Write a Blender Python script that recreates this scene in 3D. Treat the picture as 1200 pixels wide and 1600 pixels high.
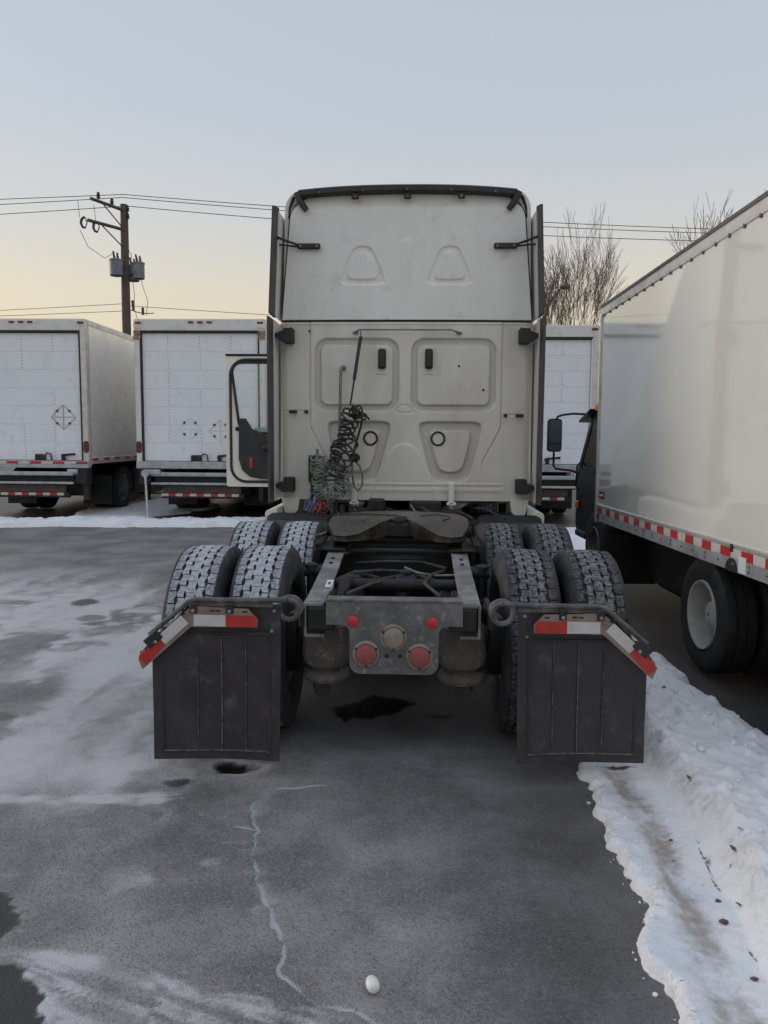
import bpy, math, random
import numpy as np
from mathutils import Matrix, Vector

random.seed(7)
np.random.seed(7)
scene = bpy.context.scene
for o in list(bpy.data.objects):
    bpy.data.objects.remove(o)
COL = scene.collection
rad = math.radians

# ------------------------------------------------------------------ camera
cam_data = bpy.data.cameras.new('camera')
cam = bpy.data.objects.new('camera', cam_data)
COL.objects.link(cam)
cam_data.sensor_fit = 'VERTICAL'
cam_data.sensor_height = 36.0
cam_data.lens = 27.0
cam_data.clip_start = 0.05
cam_data.clip_end = 3000.0
YAW, PITCH, ROLL = rad(2.374), rad(5.616), rad(0.4)
fwd = Vector((-math.sin(YAW) * math.cos(PITCH), math.cos(YAW) * math.cos(PITCH), -math.sin(PITCH)))
rgt = Vector((math.cos(YAW), math.sin(YAW), 0))
upv = rgt.cross(fwd)
rgt, upv = (math.cos(ROLL) * rgt + math.sin(ROLL) * upv, -math.sin(ROLL) * rgt + math.cos(ROLL) * upv)
mat_cam = Matrix((rgt, upv, -fwd)).transposed().to_4x4()
mat_cam.translation = (0, 0, 1.65)
cam.matrix_world = mat_cam
scene.camera = cam

# ------------------------------------------------------------------ sky, sun, exposure
SUN_EL, SUN_AZ = rad(3.0), rad(-74.0)          # low, to the left and ahead of the camera (azimuth from +Y towards +X)
world = bpy.data.worlds.new('World')
scene.world = world
world.use_nodes = True
wn, wl = world.node_tree.nodes, world.node_tree.links
wn.clear()
w_out = wn.new('ShaderNodeOutputWorld')
sky = wn.new('ShaderNodeTexSky')
sky.sky_type = 'NISHITA'
sky.sun_disc = False
sky.sun_elevation = SUN_EL
sky.sun_rotation = SUN_AZ
sky.air_density = 1.0
sky.dust_density = 2.0
bg1 = wn.new('ShaderNodeBackground')
bg1.inputs['Strength'].default_value = 0.07
wl.new(sky.outputs['Color'], bg1.inputs['Color'])
# thin high haze of the winter dusk, by height above the horizon
tc = wn.new('ShaderNodeTexCoord')
sep = wn.new('ShaderNodeSeparateXYZ')
wl.new(tc.outputs['Generated'], sep.inputs['Vector'])
ramp = wn.new('ShaderNodeValToRGB')
els = ramp.color_ramp.elements
stops = [(0.0, (0.60, 0.47, 0.33)), (0.09, (0.71, 0.59, 0.43)), (0.17, (0.69, 0.615, 0.505)), (0.26, (0.585, 0.59, 0.60)),
         (0.36, (0.515, 0.555, 0.63)), (0.50, (0.50, 0.54, 0.635)), (0.75, (0.59, 0.655, 0.79)), (1.0, (0.66, 0.735, 0.88))]
els[0].position, els[0].color = stops[0][0], stops[0][1] + (1,)
els[1].position, els[1].color = stops[-1][0], stops[-1][1] + (1,)
for p_, c_ in stops[1:-1]:
    e_ = els.new(p_)
    e_.color = c_ + (1,)
wl.new(sep.outputs['Z'], ramp.inputs['Fac'])
bg2 = wn.new('ShaderNodeBackground')
bg2.inputs['Strength'].default_value = 0.93
wl.new(ramp.outputs['Color'], bg2.inputs['Color'])
addw = wn.new('ShaderNodeAddShader')
wl.new(bg1.outputs[0], addw.inputs[0])
wl.new(bg2.outputs[0], addw.inputs[1])
wl.new(addw.outputs[0], w_out.inputs['Surface'])

sun_data = bpy.data.lights.new('sun', 'SUN')
sun_data.energy = 1.2
sun_data.angle = rad(22)
sun_data.color = (1.0, 0.94, 0.83)
sun = bpy.data.objects.new('sun', sun_data)
COL.objects.link(sun)
sun_el_l = rad(5.0)
sdir = Vector((math.sin(SUN_AZ) * math.cos(sun_el_l), math.cos(SUN_AZ) * math.cos(sun_el_l), math.sin(sun_el_l)))
sun.rotation_euler = sdir.to_track_quat('Z', 'Y').to_euler()
sun.location = (-20, 10, 20)

scene.view_settings.view_transform = 'Standard'
scene.view_settings.look = 'None'
scene.view_settings.gamma = 1.0
scene.view_settings.use_curve_mapping = False
scene.view_settings.exposure = 0.0
scene.render.engine = 'CYCLES'
scene.cycles.use_denoising = True
scene.cycles.max_bounces = 6
scene.cycles.diffuse_bounces = 3
scene.cycles.glossy_bounces = 4

# ------------------------------------------------------------------ numeric noise
_tab = {}
def vnoise(x, y, seed=0):
    if seed not in _tab:
        _tab[seed] = np.random.RandomState(seed + 11).rand(256, 256)
    t = _tab[seed]
    xi, yi = np.floor(x).astype(int), np.floor(y).astype(int)
    fx, fy = x - xi, y - yi
    fx, fy = fx * fx * (3 - 2 * fx), fy * fy * (3 - 2 * fy)
    a, b = t[xi % 256, yi % 256], t[(xi + 1) % 256, yi % 256]
    c, d = t[xi % 256, (yi + 1) % 256], t[(xi + 1) % 256, (yi + 1) % 256]
    return (a * (1 - fx) + b * fx) * (1 - fy) + (c * (1 - fx) + d * fx) * fy
def fbm(x, y, octv=4, seed=0, gain=0.5):
    s, a, n = 0, 1.0, 0
    for k in range(octv):
        s = s + a * vnoise(x * 2 ** k + 17.3 * k, y * 2 ** k + 5.1 * k, seed + k)
        n += a
        a *= gain
    return s / n
def sstep(a, b, x):
    t = np.clip((x - a) / (b - a), 0, 1)
    return t * t * (3 - 2 * t)
def dist_poly(x, y, pts):
    d = np.full(np.shape(x), 1e9)
    for (x0, y0), (x1, y1) in zip(pts[:-1], pts[1:]):
        dx, dy = x1 - x0, y1 - y0
        t = np.clip(((x - x0) * dx + (y - y0) * dy) / (dx * dx + dy * dy + 1e-12), 0, 1)
        d = np.minimum(d, np.hypot(x - x0 - t * dx, y - y0 - t * dy))
    return d
def in_poly(x, y, pts):
    ins = np.zeros(np.shape(x), bool)
    for (x0, y0), (x1, y1) in zip(pts, pts[1:] + pts[:1]):
        c = (y0 > y) != (y1 > y)
        ins ^= c & (x < (x1 - x0) * (y - y0) / (y1 - y0 + 1e-12) + x0)
    return ins
def sd_poly(x, y, pts):
    d = dist_poly(x, y, pts + pts[:1])
    return np.where(in_poly(x, y, pts), -d, d)

# ------------------------------------------------------------------ materials
MATS = {}
def material(name, c1, c2=None, scale=4.0, lo=0.4, hi=0.65, stretch=(1, 1, 1), rough=0.5, rough2=None, metal=0.0,
             bump=0.0, bscale=80.0, c3=None, scale3=30.0, lo3=0.6, hi3=0.72, attr=None, cattr=None, attr_lo=0.0, attr_hi=1.0,
             spec=0.5, coat=0.0, emit=None, alpha=None, trans=0.0, bump2=0.0, b2scale=4.0):
    m = bpy.data.materials.new(name)
    m.use_nodes = True
    n, l = m.node_tree.nodes, m.node_tree.links
    b = n['Principled BSDF']
    b.inputs['Roughness'].default_value = rough
    b.inputs['Metallic'].default_value = metal
    b.inputs['Specular IOR Level'].default_value = spec
    b.inputs['Coat Weight'].default_value = coat
    b.inputs['Coat Roughness'].default_value = 0.035
    b.inputs['Transmission Weight'].default_value = trans
    col = None
    t = n.new('ShaderNodeTexCoord')
    inf = n.new('ShaderNodeObjectInfo')
    mul = n.new('ShaderNodeMath'); mul.operation = 'MULTIPLY'; mul.inputs[1].default_value = 37.0
    l.new(inf.outputs['Random'], mul.inputs[0])
    add = n.new('ShaderNodeVectorMath'); add.operation = 'ADD'
    l.new(t.outputs['Object'], add.inputs[0]); l.new(mul.outputs[0], add.inputs[1])
    mp = n.new('ShaderNodeMapping'); mp.inputs['Scale'].default_value = stretch
    l.new(add.outputs[0], mp.inputs['Vector'])
    def noise(sc, vec, detail=6.0, r=0.6):
        z = n.new('ShaderNodeTexNoise')
        z.inputs['Scale'].default_value = sc
        z.inputs['Detail'].default_value = detail
        z.inputs['Roughness'].default_value = r
        l.new(vec, z.inputs['Vector'])
        return z.outputs['Fac']
    def maprange(v, a, bb):
        r = n.new('ShaderNodeMapRange'); r.interpolation_type = 'SMOOTHSTEP'
        r.inputs['From Min'].default_value, r.inputs['From Max'].default_value = a, bb
        l.new(v, r.inputs['Value'])
        return r.outputs['Result']
    def mix(fac, ca, cb):
        x = n.new('ShaderNodeMix'); x.data_type = 'RGBA'
        if isinstance(fac, float): x.inputs['Factor'].default_value = fac
        else: l.new(fac, x.inputs['Factor'])
        for s_, c in ((6, ca), (7, cb)):
            if isinstance(c, tuple): x.inputs[s_].default_value = c + (1,)
            else: l.new(c, x.inputs[s_])
        return x.outputs[2]
    col = c1
    if c2 is not None:
        f = maprange(noise(scale, mp.outputs[0]), lo, hi)
        col = mix(f, c1, c2)
        if rough2 is not None:
            rr = n.new('ShaderNodeMapRange')
            rr.inputs['To Min'].default_value, rr.inputs['To Max'].default_value = rough, rough2
            l.new(f, rr.inputs['Value']); l.new(rr.outputs[0], b.inputs['Roughness'])
    if c3 is not None:
        f3 = maprange(noise(scale3, add.outputs[0]), lo3, hi3)
        col = mix(f3, col, c3)
    if attr is not None:                      # dirt, frost or wear that lies where the mesh says
        a = n.new('ShaderNodeAttribute'); a.attribute_name = attr
        nz = noise(55.0, add.outputs[0], 4.0)
        ad = n.new('ShaderNodeMath'); ad.operation = 'MULTIPLY_ADD'
        l.new(nz, ad.inputs[0]); ad.inputs[1].default_value = 1.1; l.new(a.outputs['Fac'], ad.inputs[2])
        col = mix(maprange(ad.outputs[0], 0.55 + attr_lo, 0.55 + attr_hi), col, cattr)
    if isinstance(col, tuple): b.inputs['Base Color'].default_value = col + (1,)
    else: l.new(col, b.inputs['Base Color'])
    if emit:
        b.inputs['Emission Color'].default_value = emit[0] + (1,)
        b.inputs['Emission Strength'].default_value = emit[1]
    if bump or bump2:
        last = None
        for amt, sc in ((bump2, b2scale), (bump, bscale)):
            if amt:
                bp = n.new('ShaderNodeBump')
                bp.inputs['Strength'].default_value = amt
                bp.inputs['Distance'].default_value = 0.02 if sc < 20 else 0.004
                l.new(noise(sc, add.outputs[0], 5.0), bp.inputs['Height'])
                if last: l.new(last, bp.inputs['Normal'])
                last = bp.outputs['Normal']
        l.new(last, b.inputs['Normal'])
    MATS[name] = m
    return m

material('cab_paint', (0.82, 0.82, 0.79), (0.75, 0.745, 0.71), scale=1.8, lo=0.35, hi=0.80, stretch=(2.6, 1, 0.5), rough=0.42, rough2=0.55,
         c3=(0.62, 0.61, 0.57), scale3=9, lo3=0.56, hi3=0.82, bump=0.03, bscale=140)
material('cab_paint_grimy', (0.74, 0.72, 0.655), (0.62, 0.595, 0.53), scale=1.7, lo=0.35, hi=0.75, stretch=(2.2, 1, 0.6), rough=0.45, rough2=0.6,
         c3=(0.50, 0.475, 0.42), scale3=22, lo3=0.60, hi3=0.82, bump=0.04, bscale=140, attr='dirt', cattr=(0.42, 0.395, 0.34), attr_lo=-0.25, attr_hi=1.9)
material('hanger_steel', (0.075, 0.073, 0.072), (0.16, 0.155, 0.15), scale=16, rough=0.5, rough2=0.65, bump=0.2, bscale=90)
material('cab_paint_clean', (0.80, 0.79, 0.74), (0.73, 0.72, 0.66), scale=3, lo=0.45, hi=0.7, rough=0.35, rough2=0.5)
material('seam_black', (0.018, 0.018, 0.02), rough=0.6)
material('rubber', (0.03, 0.028, 0.03), (0.05, 0.046, 0.046), scale=6, rough=0.62, rough2=0.75, bump=0.08, bscale=140)
material('extender_rubber', (0.060, 0.052, 0.054), (0.075, 0.066, 0.066), scale=5, rough=0.55, bump=0.05, bscale=90)
material('black_plastic', (0.018, 0.018, 0.020), (0.035, 0.033, 0.034), scale=7, rough=0.45, rough2=0.65)
material('flap_rubber', (0.033, 0.0285, 0.032), (0.056, 0.050, 0.053), scale=5.5, lo=0.4, hi=0.75, rough=0.55, rough2=0.78, bump=0.25, bscale=260, bump2=0.15, b2scale=6,
         c3=(0.12, 0.115, 0.115), scale3=11, lo3=0.55, hi3=0.85, attr='wear', cattr=(0.20, 0.195, 0.195), attr_lo=0.75, attr_hi=1.2)
material('frame_steel', (0.14, 0.137, 0.133), (0.27, 0.262, 0.25), scale=9, lo=0.38, hi=0.66, rough=0.6, rough2=0.78, bump=0.25, bscale=90,
         c3=(0.42, 0.41, 0.40), scale3=45, lo3=0.60, hi3=0.75)
material('end_plate_steel', (0.10, 0.10, 0.105), (0.185, 0.18, 0.175), scale=7, lo=0.35, hi=0.7, rough=0.55, rough2=0.75, bump=0.35, bscale=70,
         c3=(0.30, 0.29, 0.28), scale3=24, lo3=0.52, hi3=0.78, bump2=0.12, b2scale=10)
material('under_steel', (0.012, 0.012, 0.012), (0.032, 0.029, 0.026), scale=7, lo=0.4, hi=0.7, rough=0.6, rough2=0.8, bump=0.3, bscale=60)
material('grease_steel', (0.035, 0.031, 0.027), (0.075, 0.064, 0.053), scale=6, lo=0.40, hi=0.72, rough=0.22, rough2=0.5, bump=0.7, bscale=35, bump2=0.25, b2scale=14,
         c3=(0.12, 0.105, 0.085), scale3=26, lo3=0.63, hi3=0.80)
material('airbag_rubber', (0.085, 0.075, 0.068), (0.15, 0.13, 0.112), scale=6, lo=0.36, hi=0.7, rough=0.65, rough2=0.85, bump=0.25, bscale=60,
         c3=(0.28, 0.26, 0.235), scale3=24, lo3=0.55, hi3=0.80)
material('tyre_frosted', (0.026, 0.028, 0.032), (0.055, 0.057, 0.062), scale=9, rough=0.75, bump=0.12, bscale=120, attr='tread', cattr=(0.52, 0.545, 0.59),
         attr_lo=0.40, attr_hi=1.30)
material('tyre_dusty', (0.022, 0.022, 0.026), (0.05, 0.049, 0.053), scale=9, rough=0.75, bump=0.12, bscale=120, attr='tread', cattr=(0.33, 0.34, 0.37),
         attr_lo=0.74, attr_hi=1.45)
material('tyre_black', (0.014, 0.014, 0.015), (0.03, 0.029, 0.029), scale=8, rough=0.7, bump=0.1, bscale=90)
material('rim_cream', (0.42, 0.41, 0.37), (0.30, 0.29, 0.26), scale=6, lo=0.45, hi=0.7, rough=0.35, rough2=0.6)
material('rim_dark', (0.10, 0.10, 0.10), (0.19, 0.18, 0.17), scale=7, rough=0.5)
material('tan_plate', (0.27, 0.215, 0.17), (0.20, 0.155, 0.12), scale=12, rough=0.5, rough2=0.65)
material('amber_edge', (0.55, 0.22, 0.08), rough=0.35)
material('tape_red', (0.50, 0.035, 0.03), (0.40, 0.03, 0.028), scale=20, rough=0.35, bump=0.12, bscale=240)
material('tape_white', (0.60, 0.58, 0.57), (0.48, 0.46, 0.44), scale=14, lo=0.45, hi=0.75, rough=0.4, bump=0.12, bscale=240)
material('lamp_red', (0.36, 0.06, 0.06), (0.27, 0.085, 0.08), scale=30, lo=0.38, hi=0.62, rough=0.4, rough2=0.6, c3=(0.24, 0.15, 0.13), scale3=60, lo3=0.52, hi3=0.7, bump=0.35, bscale=110)
material('reflector_red', (0.55, 0.035, 0.045), rough=0.3)
material('lamp_dusty', (0.30, 0.255, 0.21), (0.22, 0.185, 0.155), scale=18, rough=0.5, bump=0.2, bscale=120)
material('lamp_ring', (0.27, 0.22, 0.19), (0.20, 0.165, 0.145), scale=18, rough=0.55)
material('bolt_steel', (0.32, 0.32, 0.31), (0.16, 0.15, 0.14), scale=30, rough=0.45, metal=0.6)
material('sticker_white', (0.72, 0.76, 0.80), rough=0.45)
material('sticker_ink', (0.05, 0.05, 0.06), rough=0.5)
material('hose_black', (0.018, 0.018, 0.019), (0.06, 0.058, 0.055), scale=14, rough=0.5, rough2=0.7)
material('hose_green', (0.12, 0.15, 0.12), (0.24, 0.25, 0.22), scale=14, rough=0.5)
material('hose_red', (0.38, 0.04, 0.035), (0.22, 0.06, 0.05), scale=14, rough=0.45)
material('hose_blue', (0.05, 0.09, 0.22), (0.16, 0.18, 0.24), scale=14, rough=0.45)
material('pipe_grey', (0.25, 0.24, 0.23), (0.16, 0.14, 0.13), scale=14, rough=0.45, metal=0.3)
material('orange_sticker', (0.62, 0.17, 0.06), rough=0.5)
material('truck_white', (0.85, 0.88, 0.93), (0.79, 0.82, 0.87), scale=2.0, lo=0.4, hi=0.75, stretch=(1.5, 1.5, 0.6), rough=0.4, rough2=0.5,
         c3=(0.66, 0.67, 0.68), scale3=6, lo3=0.55, hi3=0.80)
material('frame_white', (0.74, 0.74, 0.73), (0.60, 0.59, 0.57), scale=5, lo=0.45, hi=0.75, rough=0.45, rough2=0.6)
material('rust', (0.22, 0.12, 0.06), (0.42, 0.33, 0.22), scale=20, rough=0.8)
material('side_silver', (0.82, 0.81, 0.79), (0.76, 0.75, 0.73), scale=2, rough=0.22, rough2=0.30, metal=0.35, spec=0.8)
material('gloss_panel', (0.79, 0.815, 0.79), (0.765, 0.79, 0.765), scale=1.2, rough=0.07, rough2=0.10, spec=0.9, coat=1.0)
material('aluminium', (0.68, 0.66, 0.64), (0.55, 0.53, 0.51), scale=7, lo=0.4, hi=0.72, rough=0.38, rough2=0.5, metal=0.55)
material('aluminium_dull', (0.48, 0.50, 0.53), (0.36, 0.375, 0.40), scale=8, rough=0.42, metal=0.4)
material('rail_dark', (0.07, 0.068, 0.068), (0.11, 0.105, 0.10), scale=8, rough=0.5)
material('truck_black', (0.010, 0.010, 0.011), (0.022, 0.021, 0.021), scale=5, rough=0.6)
material('gate_brown', (0.06, 0.045, 0.035), (0.10, 0.075, 0.055), scale=4, rough=0.6)
material('teal_paint', (0.006, 0.018, 0.020), (0.011, 0.026, 0.028), scale=3, rough=0.35, rough2=0.45, spec=0.3)
material('dark_glass', (0.012, 0.016, 0.018), rough=0.06, spec=0.7)
material('window_glass', (0.86, 0.92, 0.93), rough=0.02, trans=1.0, spec=0.5)
material('green_glass', (0.42, 0.60, 0.56), rough=0.05, trans=0.6)
material('mirror_glass', (0.10, 0.16, 0.15), rough=0.08, metal=0.6)
material('amber_lamp', (0.75, 0.17, 0.03), rough=0.3)
material('marker_red', (0.20, 0.025, 0.022), (0.13, 0.022, 0.02), scale=20, rough=0.35)
material('door_trim', (0.016, 0.018, 0.024), (0.03, 0.031, 0.037), scale=4, rough=0.55)
material('pole_wood', (0.10, 0.078, 0.062), (0.15, 0.12, 0.098), scale=6, stretch=(4, 4, 0.3), rough=0.85, bump=0.4, bscale=40)
material('transformer_grey', (0.22, 0.25, 0.28), (0.15, 0.17, 0.19), scale=5, rough=0.5)
material('insulator', (0.05, 0.045, 0.045), rough=0.4)
material('wire_grey', (0.09, 0.09, 0.095), rough=0.6)
material('bark', (0.14, 0.105, 0.085), (0.20, 0.155, 0.13), scale=9, rough=0.9)
material('conifer', (0.022, 0.032, 0.024), (0.05, 0.055, 0.042), scale=1.2, rough=0.9)
material('egg_white', (0.80, 0.78, 0.76), (0.70, 0.68, 0.66), scale=20, rough=0.5, bump=0.1, bscale=60)
material('leaf_brown', (0.20, 0.13, 0.08), (0.12, 0.08, 0.05), scale=30, rough=0.8)
material('dirt_clod', (0.10, 0.075, 0.055), (0.16, 0.13, 0.10), scale=30, rough=0.95, bump=0.5, bscale=60)

# ------------------------------------------------------------------ mesh builder
class MB:
    def __init__(self):
        self.v, self.f, self.attr, self.cuts = [], [], {}, []
    def add(self, vs, fs):
        k = len(self.v)
        self.cuts.append((k, len(self.f)))
        self.v += [tuple(p) for p in vs]
        self.f += [tuple(i + k for i in f) for f in fs]
        return self
    def box(self, c, s, ch=0.0, rot=None):
        hx, hy, hz = s[0] / 2, s[1] / 2, s[2] / 2
        R = rot.to_matrix() if hasattr(rot, 'to_matrix') else (Matrix.Rotation(rot[1], 3, rot[0]) if rot else Matrix.Identity(3))
        ch = min(ch, hx * 0.9, hy * 0.9, hz * 0.9)
        vs, fs, idx = [], [], {}
        if ch <= 0:
            for i, (a, b, d) in enumerate([(x, y, z) for x in (-1, 1) for y in (-1, 1) for z in (-1, 1)]):
                vs.append((a * hx, b * hy, d * hz))
            fs = [(0, 1, 3, 2), (4, 6, 7, 5), (0, 4, 5, 1), (2, 3, 7, 6), (0, 2, 6, 4), (1, 5, 7, 3)]
        else:
            for x in (-1, 1):
                for y in (-1, 1):
                    for z in (-1, 1):
                        for ax in range(3):
                            p = [x * (hx - ch), y * (hy - ch), z * (hz - ch)]
                            p[ax] = (x, y, z)[ax] * (hx, hy, hz)[ax]
                            idx[(x, y, z, ax)] = len(vs)
                            vs.append(tuple(p))
            def ring(ax, sg):
                o = [i for i in range(3) if i != ax]
                r = []
                for a, b in ((-1, -1), (1, -1), (1, 1), (-1, 1)):
                    k = [0, 0, 0]; k[ax] = sg; k[o[0]] = a; k[o[1]] = b
                    r.append(idx[(*k, ax)])
                return r
            for ax in range(3):
                for sg in (-1, 1):
                    r = ring(ax, sg)
                    fs.append(tuple(r if (sg > 0) == (ax != 1) else r[::-1]))
            for ax in range(3):
                o = [i for i in range(3) if i != ax]
                for a in (-1, 1):
                    for b in (-1, 1):
                        k0 = [0, 0, 0]; k1 = [0, 0, 0]
                        k0[ax], k1[ax] = -1, 1
                        k0[o[0]] = k1[o[0]] = a; k0[o[1]] = k1[o[1]] = b
                        fs.append((idx[(*k0, o[0])], idx[(*k1, o[0])], idx[(*k1, o[1])], idx[(*k0, o[1])]))
            for x in (-1, 1):
                for y in (-1, 1):
                    for z in (-1, 1):
                        fs.append(tuple(idx[(x, y, z, a)] for a in range(3)))
        vs = [R @ Vector(p) + Vector(c) for p in vs]
        return self.add(vs, fs)
    def tube(self, pts, r, n=8, caps=True, closed=False):
        pts = [Vector(p) for p in pts]
        m = len(pts)
        rs = r if isinstance(r, (list, tuple)) else [r] * m
        vs, fs = [], []
        up = Vector((0, 0, 1))
        prev = None
        for i, p in enumerate(pts):
            if closed: t = pts[(i + 1) % m] - pts[i - 1]
            else: t = pts[min(i + 1, m - 1)] - pts[max(i - 1, 0)]
            if t.length < 1e-9: t = Vector((0, 0, 1))
            t.normalize()
            if prev is None:
                a = t.cross(up)
                if a.length < 0.1: a = t.cross(Vector((1, 0, 0)))
            else:
                a = prev - t * prev.dot(t)
                if a.length < 1e-6: a = t.cross(up)
            a.normalize(); b = t.cross(a); prev = a
            for k in range(n):
                w = 2 * math.pi * k / n
                vs.append(p + rs[i] * (math.cos(w) * a + math.sin(w) * b))
        for i in range(m if closed else m - 1):
            j = (i + 1) % m
            for k in range(n):
                fs.append((i * n + k, i * n + (k + 1) % n, j * n + (k + 1) % n, j * n + k))
        if caps and not closed:
            fs.append(tuple(range(n))[::-1]); fs.append(tuple((m - 1) * n + k for k in range(n)))
        return self.add(vs, fs)
    def lathe(self, prof, c, axis='z', n=32, cap=True):
        vs, fs = [], []
        for (r, h) in prof:
            for k in range(n):
                w = 2 * math.pi * k / n
                a, b = r * math.cos(w), r * math.sin(w)
                p = {'z': (a, b, h), 'y': (a, h, b), 'x': (h, a, b)}[axis]
                vs.append((p[0] + c[0], p[1] + c[1], p[2] + c[2]))
        m = len(prof)
        for i in range(m - 1):
            for k in range(n):
                fs.append((i * n + k, i * n + (k + 1) % n, (i + 1) * n + (k + 1) % n, (i + 1) * n + k))
        if cap:
            fs.append(tuple(range(n))[::-1]); fs.append(tuple((m - 1) * n + k for k in range(n)))
        return self.add(vs, fs)
    def prism(self, poly, a0, a1, axis='y'):
        """poly: 2-D points; extruded along axis from a0 to a1 ('y': (x,z), 'x': (y,z), 'z': (x,y))"""
        def P(p, h):
            return {'y': (p[0], h, p[1]), 'x': (h, p[0], p[1]), 'z': (p[0], p[1], h)}[axis]
        n = len(poly)
        vs = [P(p, a0) for p in poly] + [P(p, a1) for p in poly]
        fs = [tuple(range(n)), tuple(range(2 * n - 1, n - 1, -1))] + [(i, i + n, (i + 1) % n + n, (i + 1) % n) for i in range(n)]
        return self.add(vs, fs)
    def loft(self, secs, caps=True):
        n, m = len(secs[0]), len(secs)
        vs = [p for s in secs for p in s]
        fs = [(i * n + k, i * n + (k + 1) % n, (i + 1) * n + (k + 1) % n, (i + 1) * n + k) for i in range(m - 1) for k in range(n)]
        if caps: fs += [tuple(range(n))[::-1], tuple((m - 1) * n + k for k in range(n))]
        return self.add(vs, fs)
    def grid(self, X, Y, Z):
        """2-D arrays of world coordinates"""
        h, w = X.shape
        k = len(self.v)
        self.v += list(map(tuple, np.stack([X, Y, Z], -1).reshape(-1, 3)))
        for i in range(h - 1):
            for j in range(w - 1):
                a = k + i * w + j
                self.f.append((a, a + 1, a + w + 1, a + w))
        return self
    def mesh(self, name, shift=(0, 0, 0), angle=35):
        import bmesh
        me = bpy.data.meshes.new(name)
        s = shift
        me.from_pydata([(p[0] - s[0], p[1] - s[1], p[2] - s[2]) for p in self.v], [], self.f)
        bm = bmesh.new(); bm.from_mesh(me)
        if len(self.f) < 20000:
            bmesh.ops.recalc_face_normals(bm, faces=bm.faces)
        bm.to_mesh(me); bm.free()
        me.polygons.foreach_set('use_smooth', [True] * len(me.polygons))
        me.set_sharp_from_angle(angle=rad(angle))
        for nm, vals in self.attr.items():
            at = me.attributes.new(nm, 'FLOAT', 'POINT')
            at.data.foreach_set('value', np.asarray(vals, dtype=np.float32).ravel())
        me.update()
        return me

def link(name, me, mat, parent=None, loc=(0, 0, 0), rot=None, label=None):
    o = bpy.data.objects.new(name, me)
    COL.objects.link(o)
    if me is not None and mat is not None and not me.materials:
        me.materials.append(MATS[mat])
    o.parent = parent
    o.location = loc
    if rot: o.rotation_euler = rot
    if label: o['label'] = label
    return o
def thing(name, label, cat, loc=(0, 0, 0), rot=(0, 0, 0), group=None):
    o = bpy.data.objects.new(name, None)
    o.empty_display_size = 0.3
    COL.objects.link(o)
    o.location = loc; o.rotation_euler = rot
    o['label'] = label; o['category'] = cat
    if group: o['group'] = group
    return o
def part(name, mb, mat, parent, shift=(0, 0, 0), label=None, angle=35):
    return link(name, mb.mesh(name, shift, angle), mat, parent, label=label)
def part_each(name, mb, mat, parent, shift=(0, 0, 0)):
    """every primitive of the builder becomes an object of its own"""
    ends = mb.cuts[1:] + [(len(mb.v), len(mb.f))]
    for (v0, f0), (v1, f1) in zip(mb.cuts, ends):
        q = MB()
        q.v = mb.v[v0:v1]; q.f = [tuple(i - v0 for i in f) for f in mb.f[f0:f1]]
        part(name, q, mat, parent, shift)
def holder(name, parent, loc=(0, 0, 0)):
    o = bpy.data.objects.new(name, None)
    o.empty_display_size = 0.1
    COL.objects.link(o); o.parent = parent; o.location = loc
    return o
def tag(o, label, cat, group=None, kind=None):
    if label: o['label'] = label
    if cat: o['category'] = cat
    if group: o['group'] = group
    if kind: o['kind'] = kind
    return o
def rrect(hw, z0, z1, r, n=6, cx=0.0):
    """rounded rectangle outline in (x, z)"""
    out = []
    for (sx, sz, a0) in ((1, 1, 0), (-1, 1, 90), (-1, -1, 180), (1, -1, 270)):
        px, pz = cx + sx * (hw - r), (z1 - r if sz > 0 else z0 + r)
        for k in range(n + 1):
            w = rad(a0 + 90 * k / n)
            out.append((px + r * math.cos(w), pz + r * math.sin(w)))
    return out

# ================================================================== GROUND
def axis(fine0, fine1, step, lo, hi, mid=None):
    a = list(np.arange(fine0, fine1 + 1e-6, step))
    if mid:
        a += list(np.arange(fine1 + mid[1], mid[0], mid[1]))
    s, x = step * 2, a[0]
    left = []
    while x > lo:
        s *= 1.25; x -= s; left.append(x)
    s, x = (mid[1] if mid else step) * 2, a[-1]
    right = []
    while x < hi:
        s *= 1.25; x += s; right.append(x)
    return np.array(left[::-1] + a + right)
gx = axis(-4.6, 2.3, 0.024, -700, 700)
gy = axis(1.3, 8.4, 0.024, -400, 1200, mid=(16.0, 0.06))
def refine(a, lo, hi, step):
    return np.concatenate([a[a < lo - step / 2], np.arange(lo, hi, step), a[a > hi + step / 2]])
gx = refine(gx, -1.25, 0.0, 0.009)
gy = refine(gy, 1.95, 3.60, 0.010)
GX, GY = np.meshgrid(gx, gy)
crack = [(-0.42, 3.50), (-0.5, 3.48), (-0.62, 3.46), (-0.7, 3.42), (-0.72, 3.25), (-0.66, 3.05), (-0.63, 2.89), (-0.58, 2.7), (-0.53, 2.6), (-0.47, 2.45),
         (-0.42, 2.36), (-0.40, 2.21), (-0.33, 2.13), (-0.26, 2.08), (-0.18, 2.07), (-0.05, 1.98)]
branch = [(-1.08, 3.36), (-0.98, 3.23), (-0.82, 3.11), (-0.67, 3.08)]
joint = [(-3.2, 3.22), (-1.87, 3.27), (-1.58, 3.27), (-1.3, 3.31), (-1.08, 3.36)]
joint2 = [(-0.5, 3.48), (-0.15, 3.73), (0.33, 3.68), (0.8, 3.70)]
band = [(-1.27, 2.25), (-1.11, 2.27), (-0.9, 2.25), (-0.65, 2.12), (-0.45, 2.09), (-0.2, 2.03)]
streak = [(-1.46, 2.57), (-1.36, 2.6), (-1.16, 2.62), (-0.9, 2.72), (-0.75, 2.80)]
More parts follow.
